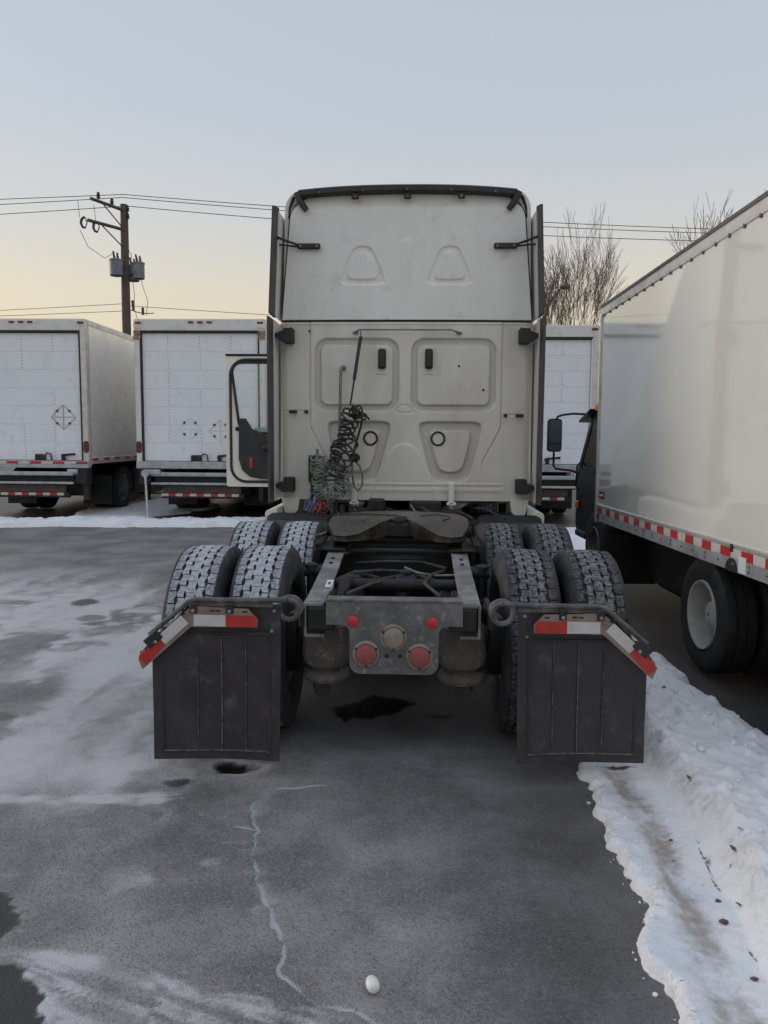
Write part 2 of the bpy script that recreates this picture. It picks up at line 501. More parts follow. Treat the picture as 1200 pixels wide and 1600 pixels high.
patch1 = [(-2.2, 2.75), (-1.59, 2.62), (-1.47, 2.58), (-1.38, 2.46), (-1.33, 2.36), (-1.32, 2.28), (-1.37, 2.24), (-2.2, 2.3)]
patch2 = [(-1.9, 2.2), (-1.33, 2.18), (-1.23, 2.21), (-1.17, 2.18), (-1.09, 2.07), (-1.03, 2.0), (-0.98, 1.88), (-1.15, 1.5), (-1.9, 1.5)]
oil = [(-0.48, 4.54), (-0.35, 4.66), (-0.27, 4.79), (-0.11, 4.74), (-0.0, 4.63), (-0.14, 4.45), (-0.28, 4.36), (-0.36, 4.42), (-0.41, 4.3)]
wob = (fbm(GX * 6, GY * 6, 4, 3) - 0.5)
wob2 = (fbm(GX * 6 + 40, GY * 6 + 9, 4, 8) - 0.5)
WX, WY = GX + 0.10 * wob, GY + 0.10 * wob2
# salt and thin ice left behind on the asphalt: broad sheet on the left, streaked with the plough's direction
broad = fbm(GX * 0.55 + 3, GY * 0.38 + 1, 5, 21)
swirl = fbm(WX * 1.6 + 2 * wob, WY * 0.9 + 5, 5, 33)
film = sstep(0.35, 0.66, broad * 0.55 + swirl * 0.5)
left_sheet = sstep(-0.55, -1.6, GX + 0.25 * (broad - 0.5)) * sstep(2.9, 3.6, GY) * sstep(11.0, 7.2, GY + 1.3 * (swirl - 0.5))
film = np.clip(0.22 * film + left_sheet * (0.04 + 0.52 * film), 0, 1)
near = sstep(3.5, 3.1, GY) * sstep(-0.25, -0.75, GX + 0.2 * (swirl - 0.5))
film = np.maximum(film, near * (0.04 + 0.30 * film + 0.34 * sstep(0.42, 0.70, fbm(GX * 3.2 + 2.5 * wob, GY * 2.6, 5, 191, 0.6))))
d_band = WY - np.interp(WX, [p[0] for p in band], [p[1] for p in band])
lines = 0.5 + 0.5 * np.sin(WY * 95 + 9 * wob + 14 * WX)
low = sstep(0.04, -0.02, d_band) * sstep(0.0, -0.35, WX)
film = np.maximum(film, low * (0.16 + 0.95 * sstep(0.28, 0.70, fbm(GX * 3.5 + 2 * wob, (GY + 0.35 * GX) * 34, 4, 5, 0.65)) + 0.06 * lines))
film = np.maximum(film, 0.75 * np.exp(-(np.abs(d_band) / 0.018) ** 2) * sstep(-0.1, -0.3, WX))
film = np.maximum(film, 0.55 * np.exp(-(dist_poly(WX, WY, streak) / 0.07) ** 2) * sstep(0.35, 0.75, fbm(GX * 9, GY * 16, 4, 151, 0.65)))
film = np.maximum(film, 1.0 * np.exp(-((dist_poly(WX, WY, joint)) / 0.055) ** 2) * (0.35 + 1.0 * sstep(0.3, 0.7, fbm(GX * 5, GY * 14, 4, 181))))
pot = np.hypot((WX + 0.895) / 0.115, (WY - 3.67) / 0.062)
film = np.maximum(film, 0.85 * sstep(2.1, 1.15, pot) * sstep(0.6, 1.2, pot))
film = np.maximum(film, 0.65 * np.exp(-(np.hypot((WX + 1.12) / 0.2, (WY - 3.60) / 0.09)) ** 2))
oil_d = sd_poly(WX, WY, oil)
film = np.maximum(film, 0.16 * np.exp(-(np.maximum(oil_d, 0) / 0.05) ** 2))
right_dry = sstep(-0.7, -0.3, GX) * sstep(3.9, 3.2, GY)
film = np.maximum(film, right_dry * (0.16 + 0.17 * fbm(GX * 2.2, GY * 1.8, 4, 91) * sstep(0.85, 0.2, GX)))
ckw = 0.003 + 0.009 * fbm(GX * 14, GY * 14, 2, 77)
jag = 0.035 * (fbm(GX * 13, GY * 17, 3, 55) - 0.5)
ck = np.exp(-(dist_poly(GX + jag, GY + jag, crack) / ckw) ** 2)
ck = np.maximum(ck, 0.75 * np.exp(-(dist_poly(GX + jag, GY - jag, branch) / (ckw * 0.9)) ** 2) * sstep(0.35, 0.6, fbm(GX * 9, GY * 9, 2, 13)))
ck = np.maximum(ck, 0.30 * np.exp(-(dist_poly(GX + jag, GY - jag, joint2) / (ckw * 0.6)) ** 2))
ck *= 0.42 + 0.62 * sstep(0.30, 0.60, fbm(GX * 10, GY * 10, 3, 19))
halo = np.exp(-(dist_poly(WX, WY, crack) / 0.09) ** 2) * sstep(0.38, 0.72, fbm(GX * 8 + 2 * wob, GY * 8, 4, 183))
film = np.maximum(film, 0.40 * halo)
dark = np.zeros_like(GX)
for pp in (patch1, patch2):
    dark = np.maximum(dark, sstep(0.012, -0.012, sd_poly(GX + 0.10 * wob, GY + 0.06 * wob2, pp) + 0.05 * (fbm(GX * 26, GY * 26, 3, 161) - 0.5)) * 0.85)
wet = sstep(1.15, 0.75, pot + 0.5 * (fbm(GX * 30, GY * 30, 3, 142) - 0.5))
wet = np.maximum(wet, sstep(0.05, -0.03, oil_d + 0.05 * (fbm(GX * 25, GY * 25, 3, 141) - 0.5)))
for (cx, cy, rx, ry, a) in ((-1.13, 3.475, 0.07, 0.035, 0.7), (0.14, 4.44, 0.07, 0.05, 0.8), (-3.26, 7.33, 0.13, 0.16, 0.75), (-2.93, 6.71, 0.13, 0.13, 0.5),
                            (-2.42, 4.27, 0.12, 0.09, 0.7), (-2.30, 3.9, 0.07, 0.05, 0.5), (-4.2, 7.3, 0.5, 0.12, 0.35)):
    wet = np.maximum(wet, a * sstep(1.2, 0.75, np.hypot((WX - cx) / rx, (WY - cy) / ry)))
# the strip along the melting snow edge stays wet; under the tractor it is wet ground plus painted shade
damp_shade = sstep(-0.35, 0.75, GX + 0.35 * (swirl - 0.5)) * sstep(1.2, 0.9, GX) * sstep(4.2, 3.6, GY) * 0.60
damp_shade = np.maximum(damp_shade, sstep(3.9, 4.3, GY + 0.2 * wob) * sstep(-1.0, -0.75, GX) * 0.62 * sstep(13, 12, GY))
damp_shade = np.maximum(damp_shade, 0.95 * np.exp(-np.hypot((WX + 0.1) / 0.75, (WY - 4.75) / 0.85) ** 4))  # wet round the oil stain, deepened with shade painted under the tractor's rear
damp_shade = np.maximum(damp_shade, sstep(1.2, 1.7, GX) * 0.95)
damp_shade = np.maximum(damp_shade, 0.30 * sstep(8.0, 10.0, GY + swirl) * (0.6 + 0.8 * swirl))
damp_shade = np.maximum(damp_shade, sstep(13.4, 15.0, GY) * 1.0)  # shade under the back-row trucks painted into the ground
fine = fbm(GX * 16 + 3 * wob, GY * 12, 4, 101)
drag = fbm(GX * 5.5 + 1.5 * wob, GY * 0.9 + GX * 0.7, 4, 105)          # tyre and plough drag marks
film *= 0.80 + 0.40 * fine
film *= 0.55 + 0.9 * sstep(0.28, 0.70, drag)
for xc, sl in ((-1.72, 0.05), (-3.35, 0.12), (-2.45, -0.06)):
    film *= 1 - 0.45 * np.exp(-((GX - xc - sl * (GY - 5) + 0.10 * wob) / 0.13) ** 2) * sstep(2.2, 3.0, GY)
blob = np.exp(-np.hypot((WX + 3.1) / 1.5, (WY - 6.5) / 1.3) ** 2) + 0.7 * np.exp(-np.hypot((WX + 2.0) / 0.5, (WY - 5.2) / 1.0) ** 2) + 0.5 * np.exp(-np.hypot((WX + 1.6) / 0.5, (WY - 3.62) / 0.25) ** 2)
film = np.clip(film * 0.62 + 0.42 * blob * (0.15 + 1.1 * sstep(0.3, 0.65, swirl)), 0, 1)
pale = sstep(0.52, 0.70, fbm(GX * 2.3 + 2 * wob, GY * 1.5 + 7, 5, 111)) * sstep(9, 7, GY) * sstep(1.9, 2.4, GY)
film = np.maximum(film, 0.16 * pale * sstep(0.3, -0.4, GX))
dark = np.maximum(dark, sstep(14.4, 15.4, GY) * 0.95)  # painted shade again: blackens the ground beneath the back row
film *= (1 - 0.85 * wet) * (1 - 0.8 * dark) * (1 - 0.45 * damp_shade)
GZ = 0.006 * (fbm(GX * 1.4, GY * 1.4, 3, 61) - 0.5) - 0.018 * sstep(1.1, 0.6, pot) - 0.006 * ck - 0.004 * dark
GZ += 0.0025 * (fbm(GX * 18, GY * 18, 2, 71) - 0.5)
fade = sstep(30, 16, np.abs(GX)) * sstep(60, 20, np.abs(GY))
GZ = GZ * fade - 0.004
g = MB(); g.grid(GX, GY, GZ)
g.attr = {'film': film, 'dark': dark, 'wet': wet, 'damp_shade': damp_shade, 'crack': ck}
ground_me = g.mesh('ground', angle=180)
m = bpy.data.materials.new('asphalt'); m.use_nodes = True; MATS['asphalt'] = m
n, l = m.node_tree.nodes, m.node_tree.links
b = n['Principled BSDF']
tcg = n.new('ShaderNodeTexCoord')
def gnoise(sc, det=6.0, rg=0.6):
    z = n.new('ShaderNodeTexNoise'); z.inputs['Scale'].default_value = sc; z.inputs['Detail'].default_value = det; z.inputs['Roughness'].default_value = rg
    l.new(tcg.outputs['Object'], z.inputs['Vector']); return z.outputs['Fac']
def gmap(v, a, c, o0=0.0, o1=1.0):
    r = n.new('ShaderNodeMapRange'); r.interpolation_type = 'SMOOTHSTEP'
    for k_, q in (('From Min', a), ('From Max', c), ('To Min', o0), ('To Max', o1)): r.inputs[k_].default_value = q
    l.new(v, r.inputs['Value']); return r.outputs['Result']
def gmix(f, ca, cb):
    x = n.new('ShaderNodeMix'); x.data_type = 'RGBA'
    l.new(f, x.inputs['Factor'])
    for s_, c in ((6, ca), (7, cb)):
        if isinstance(c, tuple): x.inputs[s_].default_value = c + (1,)
        else: l.new(c, x.inputs[s_])
    return x.outputs[2]
def gattr(nm):
    a = n.new('ShaderNodeAttribute'); a.attribute_name = nm; return a.outputs['Fac']
def gmath(op, a, c):
    x = n.new('ShaderNodeMath'); x.operation = op
    for i_, q in enumerate((a, c)):
        if isinstance(q, (int, float)): x.inputs[i_].default_value = q
        else: l.new(q, x.inputs[i_])
    return x.outputs[0]
vor = n.new('ShaderNodeTexVoronoi'); vor.inputs['Scale'].default_value = 150.0; vor.feature = 'F1'
l.new(tcg.outputs['Object'], vor.inputs['Vector'])
stone = n.new('ShaderNodeSeparateColor'); l.new(vor.outputs['Color'], stone.inputs[0])
base = gmix(gmap(gnoise(1.6, 8.0, 0.62), 0.36, 0.66), (0.130, 0.123, 0.122), (0.285, 0.274, 0.271))
base = gmix(gmap(stone.outputs[0], 0.55, 1.0, 0, 0.50), base, (0.33, 0.32, 0.32))
base = gmix(gmap(stone.outputs[1], 0.6, 1.0, 0, 0.55), base, (0.075, 0.072, 0.072))
grain = gnoise(120.0, 3.0)
f_film = gmap(gmath('ADD', gattr('film'), gmath('MULTIPLY', gmath('SUBTRACT', grain, 0.5), 0.55)), 0.08, 0.85)
colr = gmix(f_film, base, gmix(gnoise(7.0), (0.46, 0.45, 0.46), (0.58, 0.575, 0.585)))
colr = gmix(gmap(gattr('damp_shade'), 0.0, 1.0, 0, 0.80), colr, (0.045, 0.040, 0.039))
colr = gmix(gmap(gmath('ADD', gattr('crack'), gmath('MULTIPLY', gmath('SUBTRACT', grain, 0.5), 0.5)), 0.22, 0.75), colr, (0.44, 0.44, 0.455))
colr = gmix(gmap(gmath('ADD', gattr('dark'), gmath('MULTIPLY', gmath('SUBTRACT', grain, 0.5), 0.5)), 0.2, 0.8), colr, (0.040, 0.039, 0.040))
colr = gmix(gattr('wet'), colr, (0.014, 0.012, 0.012))
l.new(colr, b.inputs['Base Color'])
rg1 = gmap(gattr('wet'), 0, 1, 0.60, 0.20)
rg2 = gmath('SUBTRACT', rg1, gmath('MULTIPLY', f_film, 0.24))
rg3 = gmath('SUBTRACT', rg2, gmath('MULTIPLY', gattr('damp_shade'), 0.16))
l.new(rg3, b.inputs['Roughness'])
b.inputs['Specular IOR Level'].default_value = 0.4
bp = n.new('ShaderNodeBump'); bp.inputs['Distance'].default_value = 0.004
l.new(gmath('SUBTRACT', 0.75, gmath('MULTIPLY', gattr('wet'), 0.6)), bp.inputs['Strength'])
l.new(gmath('ADD', gmath('MULTIPLY', vor.outputs['Distance'], 0.8), gmath('MULTIPLY', grain, 0.7)), bp.inputs['Height'])
l.new(bp.outputs['Normal'], b.inputs['Normal'])
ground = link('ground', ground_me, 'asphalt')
tag(ground, 'dark salt-stained asphalt yard with thin ice and cracks', 'asphalt', kind='structure')

# ------------------------------------------------------------------ snow
m = bpy.data.materials.new('snow'); m.use_nodes = True; MATS['snow'] = m
n, l = m.node_tree.nodes, m.node_tree.links
b = n['Principled BSDF']
tcg = n.new('ShaderNodeTexCoord')
sc_ = gmix(gmap(gnoise(5.0), 0.35, 0.7), (0.82, 0.85, 0.89), (0.88, 0.89, 0.90))
dn = gmath('ADD', gattr('dirt'), gmath('MULTIPLY', gmath('SUBTRACT', gnoise(26.0), 0.5), 0.9))
sc_ = gmix(gmap(dn, 0.20, 0.85, 0, 0.85), sc_, (0.34, 0.27, 0.21))
dn2 = gmath('ADD', gattr('grit'), gmath('MULTIPLY', gmath('SUBTRACT', gnoise(45.0), 0.5), 1.0))
sc_ = gmix(gmap(dn2, 0.45, 0.8), sc_, (0.09, 0.065, 0.045))
l.new(sc_, b.inputs['Base Color'])
b.inputs['Roughness'].default_value = 0.55
b.inputs['Subsurface Weight'].default_value = 0.25
b.inputs['Subsurface Radius'].default_value = (0.02, 0.025, 0.03)
bp = n.new('ShaderNodeBump'); bp.inputs['Distance'].default_value = 0.012; bp.inputs['Strength'].default_value = 0.8
l.new(gmath('ADD', gnoise(38.0, 8.0), gmath('MULTIPLY', gnoise(150.0, 3.0), 0.5)), bp.inputs['Height'])
l.new(bp.outputs['Normal'], b.inputs['Normal'])

def snow_sheet(name, label, X, Y, H, dirt, grit):
    """heightfield trimmed where the snow has no depth"""
    h, w = X.shape
    keep = H > 0.0
    s = MB()
    ids = -np.ones(X.shape, int)
    use = np.zeros(X.shape, bool)
    cell = keep[:-1, :-1] | keep[1:, :-1] | keep[:-1, 1:] | keep[1:, 1:]
    use[:-1, :-1] |= cell; use[1:, :-1] |= cell; use[:-1, 1:] |= cell; use[1:, 1:] |= cell
    ids[use] = np.arange(use.sum())
    Z = np.where(keep, H, -0.02)
    s.v = list(map(tuple, np.stack([X[use], Y[use], Z[use]], -1)))
    ii, jj = np.nonzero(cell)
    s.f = list(map(tuple, np.stack([ids[ii, jj], ids[ii, jj + 1], ids[ii + 1, jj + 1], ids[ii + 1, jj]], -1)))
    s.attr = {'dirt': dirt[use], 'grit': grit[use]}
    o = link(name, s.mesh(name, angle=180), 'snow')
    return tag(o, label, 'snow', kind='stuff')

def bil(v, a, b_):  # rounded lip from the edge inwards
    t = np.clip(v / a, 0, 1)
    return b_ * np.sqrt(np.clip(1 - (1 - t) ** 2, 0, 1))
X, Y = np.meshgrid(np.arange(0.55, 2.25, 0.012), np.arange(1.25, 6.9, 0.013))
ey = [1.2, 2.06, 2.16, 2.35, 2.45, 2.60, 2.79, 3.17, 3.79, 3.95, 4.3, 5.0, 6.0, 7.0]
ex = [0.74, 0.765, 0.755, 0.715, 0.78, 0.815, 0.815, 0.805, 0.83, 0.95, 1.19, 1.21, 1.40, 1.7]
edge = np.interp(Y, ey, ex)
lump = fbm(X * 9, Y * 9, 3, 41)
scal = np.abs(vnoise(Y * 11, Y * 0 + 3.3, 15) - 0.5)
xl = edge + 0.08 * (fbm(X * 5, Y * 7, 3, 42) - 0.5) - 0.06 * (scal - 0.2) + 0.04 * (fbm(X * 13, Y * 16, 3, 43) - 0.5)
dL = X - xl
ry_ = [1.2, 2.23, 3.01, 3.77, 3.95, 4.15, 7]
rx_ = [1.02, 1.075, 1.165, 1.145, 1.12, 1.18, 1.45]
ridge = np.interp(Y, ry_, rx_) + 0.04 * (fbm(X * 4, Y * 5, 3, 44) - 0.5)
lip = bil(dL, 0.030, 0.022 + 0.034 * fbm(X * 11, Y * 11, 3, 92)) * (1 - 0.35 * sstep(0.06, 0.15, dL))
track = -0.016 * np.exp(-((X - ridge + 0.14) / 0.09) ** 2)
dR = X - ridge
bank = sstep(-0.015, 0.13, dR) * (0.10 + 0.06 * fbm(X * 2.5, Y * 2.0, 4, 45)) + 0.03 * sstep(0.02, 0.3, dR) * (fbm(X * 6, Y * 6, 3, 46, 0.4) - 0.3)
right_edge = np.interp(Y, [1.2, 3.86, 4.57, 5.54, 6.3, 7], [2.05, 1.88, 1.82, 1.80, 1.72, 1.6]) + 0.16 * (fbm(X * 4, Y * 4, 4, 47) - 0.5)
tr = bil(right_edge - X, 0.16, 1.0)
H = (lip + track) * sstep(0, 0.02, dL) + bank
H = H * np.where(X > ridge, tr, 1) * sstep(6.55, 6.2, Y + 0.3 * (lump - 0.5))
H += np.where(H > 0.02, 0.012 * (fbm(X * 20, Y * 20, 3, 48) - 0.5), 0)
H += np.where(dR > 0.0, 0.035 * tr * (fbm(X * 3.2, Y * 3.2, 3, 95, 0.4) - 0.5), 0)
chunk = np.clip(fbm(X * 15, Y * 15, 2, 49) - 0.56, 0, 1) * 0.10
H += np.where(dR > 0.05, chunk, 0) * tr
H = np.where((dL > 0) & (X < right_edge) & (Y < 6.5), H, -1)
dirt = 0.95 * np.exp(-((X - ridge + 0.16) / 0.085) ** 2) * (0.2 + 0.95 * fbm(X * 14, Y * 4, 4, 50)) * sstep(4.0, 3.7, Y)
dirt += 0.42 * np.exp(-((dR - 0.08) / 0.09) ** 2) * (0.35 + 0.9 * fbm(X * 5, Y * 3, 3, 51)) * sstep(4.2, 3.8, Y)
dirt += 0.25 * sstep(0.55, 0.75, fbm(X * 6, Y * 6, 4, 52)) * (dR > 0.2)
grit = 0.75 * np.exp(-((dR + 0.012 + 0.02 * (lump - 0.5)) / 0.010) ** 2) * sstep(0.46, 0.66, fbm(X * 9, Y * 7, 3, 53)) * sstep(3.6, 3.2, Y)
grit = np.maximum(grit, 0.9 * np.exp(-(np.hypot((X - 1.02) / 0.13, (Y - 3.74) / 0.035)) ** 2))
grit = np.maximum(grit, 0.35 * sstep(0.60, 0.72, fbm(X * 30, Y * 18, 2, 54)) * np.exp(-((X - ridge + 0.16) / 0.12) ** 2) * sstep(3.9, 3.5, Y))
grit = np.maximum(grit, 0.55 * sstep(0.70, 0.80, fbm(X * 46, Y * 46, 2, 171)) * sstep(0.45, 0.65, fbm(X * 2.1, Y * 2.1, 3, 172)))
dirt += 0.30 * sstep(0.05, 0.0, dL) * (0.4 + 0.9 * fbm(X * 12, Y * 12, 3, 173))
snow_sheet('snow_bank', 'dirty white snow bank with wheel track between tractor and right truck', X, Y, H, dirt, grit)

# ploughed row along the parked trucks, left of the tractor
X, Y = np.meshgrid(np.arange(-16.0, -2.2, 0.05), np.arange(12.9, 15.6, 0.045))
f_e = np.interp(X, [-16, -7.3, -6.3, -3.45, -2.2], [12.9, 13.25, 13.45, 13.65, 13.8]) + 0.10 * (fbm(X * 9, Y * 0 + 4, 3, 61) - 0.5) + 0.35 * (fbm(X * 1.7, Y * 0 + 2, 4, 60) - 0.5)
b_e = f_e + 1.15 + 0.6 * (fbm(X * 0.9, Y * 0 + 8, 3, 62) - 0.5)
H = bil(Y - f_e, 0.22, 1.0) * bil(b_e - Y, 0.9, 1.0) * (0.05 + 0.11 * fbm(X * 3, Y * 3, 4, 63))
H += np.where(H > 0.02, 0.10 * (fbm(X * 7, Y * 7, 3, 64) - 0.45), 0)
H = np.where((Y > f_e) & (Y < b_e) & (X < -3.0 + 0.4 * (fbm(X, Y * 3, 2, 66) - 0.5)), H, -1)
snow_sheet('snow_row', 'low ploughed snow row in front of the parked trucks on the left', X, Y, H, 0.25 * fbm(X * 2, Y * 2, 3, 65), 0 * X)
# thin snow left between the two trucks on the left, and beside the right truck's cab
X, Y = np.meshgrid(np.arange(-7.6, -3.2, 0.06), np.arange(14.6, 20.5, 0.06))
cxm = np.interp(Y, [14.6, 16, 18, 20.5], [-6.2, -6.0, -5.95, -6.3])
wd = np.interp(Y, [14.6, 16, 17.5, 18.6, 20.5], [0.5, 1.15, 1.25, 0.95, 0.9])
H = np.where(np.abs(X - cxm) < wd + 0.5 * (fbm(X * 1.3, Y * 1.3, 4, 67) - 0.5), 0.03 + 0.03 * fbm(X * 3, Y * 3, 3, 68), -1)
snow_sheet('snow_patch', 'thin grey snow on the ground between the two left trucks', X, Y, H, 0 * X, 0 * X)
X, Y = np.meshgrid(np.arange(0.4, 4.6, 0.05), np.arange(10.2, 14.4, 0.05))
H = np.where((X - 1.7 - 0.25 * (Y - 10.8) + 0.6 * (fbm(X * 1.5, Y * 1.5, 4, 69) - 0.5) > 0) & (Y > 10.7 + 0.5 * (fbm(X * 2, Y * 2, 3, 70) - 0.5)) & (Y < 13.9),
             0.03 + 0.05 * fbm(X * 3, Y * 3, 4, 72), -1)
snow_sheet('snow_patch', 'flat snow patch ahead of the tractor wheels beside the green cab', X, Y, H, 0 * X, 0 * X)

# ================================================================== SEMI TRACTOR
TX, TY = -0.11, 4.86
SH = (0, TY, 0)
tractor = thing('semi_tractor', 'dirty white semi tractor without trailer, seen from behind, in the middle', 'truck', (TX, TY, 0))
def tpe(name, mb, mat, parent=None):
    part_each(name, mb, mat, parent or tractor, SH)
def tp(name, mb, mat, parent=None, label=None, angle=35):
    return part(name, mb, mat, parent or tractor, SH, label, angle)

# ---- tyre shared by the eight drive wheels
def tyre_mesh():
    R, P = 0.512, 44
    half = [(0.0, 0, 0), (0.013, 0, 0), (0.0240, 0, 0), (0.0260, 1, 0), (0.0290, 1, 1), (0.0310, 0, 1), (0.046, 0, 1), (0.058, 0, 1), (0.0650, 0, 1), (0.0680, 1, 1),
            (0.0750, 1, 2), (0.0780, 0, 2), (0.092, 0, 2), (0.106, 0, 2), (0.114, 0, 2)]
    lat = [(-x, g_, -r) for x, g_, r in half[:0:-1]] + half
    tt = [(0.0, 1), (0.035, 1), (0.07, 0), (0.3, 0), (0.52, 0), (0.75, 0), (0.97, 0)]
    stag = {0: 0.0, 1: 0.5, -1: 0.35, 2: 0.15, -2: 0.8}
    side = [(0.125, 0.506), (0.138, 0.49), (0.147, 0.465), (0.155, 0.415), (0.154, 0.37), (0.143, 0.325), (0.122, 0.298), (0.105, 0.29)]
    rows, tread = [], []
    nlat = len(lat) + 2 * len(side)
    vs = []
    for p_ in range(P):
        for (t, lg) in tt:
            row = []
            for x, r in side[::-1]:
                row.append((-x, r, t, 0, 0.25 if r > 0.48 else 0.0))
            for x, gr, rib in lat:
                tt_ = t + stag[rib] * (0 if abs(rib) > 2 else 1)
                crown = R - 0.010 * (x / 0.114) ** 2
                edge = abs(rib) == 2
                deep = 0.012 if gr else (0.0055 if (lg and rib != 0) else (0.003 if lg else 0))
                if lg and edge and not gr: deep = 0.008
                zig = 0.0055 * math.sin(2 * math.pi * (tt_ - stag[rib]) + (1.5 if x > 0 else 0)) if 0.02 < abs(x) < 0.085 else 0
                top = 0.0 if deep > 0.007 else (1.0 if deep == 0 else (0.45 if deep > 0.004 else 0.8))
                row.append((x + zig, crown - deep, tt_, 1, top * (1.0 if abs(rib) < 2 else 0.85)))
            for x, r in side:
                row.append((x, r, t, 0, 0.25 if r > 0.48 else 0.0))
            for x, r, ang, _, tr_ in row:
                w = 2 * math.pi * (p_ + ang) / P
                vs.append((x, -r * math.sin(w), r * math.cos(w)))
                tread.append(tr_)
    mb = MB(); mb.v = vs
    nr = P * len(tt)
    for i in range(nr):
        j = (i + 1) % nr
        for k in range(nlat - 1):
            mb.f.append((i * nlat + k, i * nlat + k + 1, j * nlat + k + 1, j * nlat + k))
    mb.attr = {'tread': tread}
    return mb.mesh('tyre', angle=40)
TYRE = tyre_mesh()
def rim_mb(R=0.292, deep=0.10, sg=1):
    k = R / 0.292
    prof = [(0.292 * k, 0.10), (0.286 * k, 0.118), (0.272 * k, 0.112), (0.262 * k, 0.085), (0.255 * k, 0.02), (0.235 * k, 0.02 - deep * 0.3), (0.17 * k, 0.02 - deep * 0.25),
            (0.12 * k, 0.03), (0.10 * k, 0.05), (0.07 * k, 0.06), (0.01, 0.062)]
    return MB().lathe([(r, sg * h) for r, h in prof], (0, 0, 0), 'x', 36, cap=False)
RIM = {s: rim_mb(sg=s).mesh('rim') for s in (-1, 1)}
BARREL = MB().lathe([(0.29, -0.11), (0.27, -0.08), (0.262, 0.08), (0.285, 0.11)], (0, 0, 0), 'x', 36, cap=False).lathe([(0.05, -0.02), (0.26, -0.02)], (0, 0, 0), 'x', 36, cap=False).mesh('rim')
HANDR = []
for Yax in (4.3, 5.6):
    for sx in (-1, 1):
        for xo, outer in ((1.06, True), (0.72, False)):
            w = holder('wheel', tractor, (sx * xo, Yax - TY, 0.51))
            t = link('tyre', TYRE, 'tyre_frosted', w, rot=(random.uniform(0, 6.28), 0, 0))
            t.material_slots[0].link = 'OBJECT'
            t.material_slots[0].material = MATS['tyre_frosted' if sx < 0 else 'tyre_dusty']
            link('rim', RIM[sx] if outer else BARREL, 'rim_dark', w)
for sx in (-1, 1):                                     # steering wheels under the hood
    w = holder('wheel', tractor, (sx * 1.03, 10.35 - TY, 0.51))
    t = link('tyre', TYRE, 'tyre_frosted', w)
    t.material_slots[0].link = 'OBJECT'; t.material_slots[0].material = MATS['tyre_dusty']
    link('rim', RIM[sx], 'rim_dark', w)

# ---- frame rails: C channels that dip at the rear end
def rail(sx):
    st = [(3.66, 0.838, 0.165), (3.9, 0.853, 0.175), (4.30, 0.885, 0.21), (4.80, 0.945, 0.26), (6.0, 0.955, 0.27), (11.1, 0.955, 0.27)]
    fl, th = 0.098, 0.012
    secs = []
    for y, zt, h in st:
        p = [(0.43, zt), (0.43, zt - h), (0.43 - fl, zt - h), (0.43 - fl, zt - h + th), (0.43 - th, zt - h + th), (0.43 - th, zt - th), (0.43 - fl, zt - th), (0.43 - fl, zt)]
        secs.append([(sx * x, y, z) for x, z in p])
    return MB().loft(secs)
for sx in (-1, 1):
    tp('frame_rail', rail(sx), 'frame_steel')
# bolted gussets where the end plate meets the rails
for sx in (-1, 1):
    mb = MB().box((sx * 0.345, 3.70, 0.765), (0.135, 0.10, 0.115), 0.008)
    mb.box((sx * 0.33, 3.76, 0.835), (0.16, 0.16, 0.010), 0.003)
    tp('gusset', mb, 'under_steel')
    mb = MB()
    for k, (bx_, by_) in enumerate(((0.265, 3.76), (0.305, 3.80), (0.245, 3.83))):
        mb.lathe([(0.011, 0.84), (0.011, 0.858), (0.006, 0.859), (0.006, 0.872)], (sx * bx_, by_, 0), 'z', 6)
    tpe('bolt', mb, 'under_steel')
# sticker on the left rail
st = tp('sticker', MB().box((-0.345, 4.02, 0.868), (0.035, 0.14, 0.004), rot=('X', rad(4.5))).box((-0.331, 4.02, 0.855), (0.004, 0.14, 0.03)), 'sticker_white')
tp('print', MB().box((-0.345, 4.02, 0.8705), (0.014, 0.05, 0.001), rot=('X', rad(4.5))), 'sticker_ink', st)

# ---- rear end plate with its lamps
cx0 = 0.012
def arc(cx, cz, r, a0, a1, n=6):
    return [(cx + r * math.cos(rad(a0 + (a1 - a0) * k / n)), cz + r * math.sin(rad(a0 + (a1 - a0) * k / n))) for k in range(n + 1)]
poly = [(0.33, 0.862), (-0.33, 0.862), (-0.33, 0.742)] + arc(-0.255, 0.702, 0.04, 90, 0, 5) + arc(-0.165, 0.552, 0.05, 180, 270, 6) + arc(0.165, 0.552, 0.05, 270, 360, 6) + \
       arc(0.255, 0.702, 0.04, 180, 90, 5) + [(0.33, 0.742)]
poly = [(x + cx0, z) for x, z in poly]
end = tp('end_plate', MB().prism(poly, 3.630, 3.640), 'end_plate_steel')
tp('flange', MB().box((cx0, 3.668, 0.8645), (0.655, 0.085, 0.009), 0.003).tube([(cx0 - 0.325, 3.633, 0.861), (cx0 + 0.325, 3.633, 0.861)], 0.0075, 8), 'end_plate_steel', end)
def lamp(x, z, ro, rl, lens, dz=0.0):
    o = tp('lamp', MB().lathe([(ro, 3.630), (ro, 3.622), (ro - 0.004, 3.618), (rl + 0.004, 3.616), (rl, 3.620)], (x, 0, z), 'y', 36, cap=False), 'lamp_ring', end)
    o2 = tp('lens', MB().lathe([(rl, 3.620), (rl, 3.612), (rl * 0.8, 3.607), (rl * 0.4, 3.604), (0.001, 3.603)], (x, 0, z), 'y', 32, cap=False), lens, end)
    mb = MB()
    for a in (90 + 60, 90 - 60, 270):
        mb.lathe([(0.006, 3.618), (0.006, 3.613), (0.002, 3.612)], (x + (rl + ro) / 2 * math.cos(rad(a)), 0, z + (rl + ro) / 2 * math.sin(rad(a))), 'y', 8)
    tpe('lamp_screw', mb, 'seam_black', end)
lamp(0.010, 0.685, 0.066, 0.050, 'lamp_dusty')
lamp(-0.122, 0.602, 0.066, 0.049, 'lamp_red')
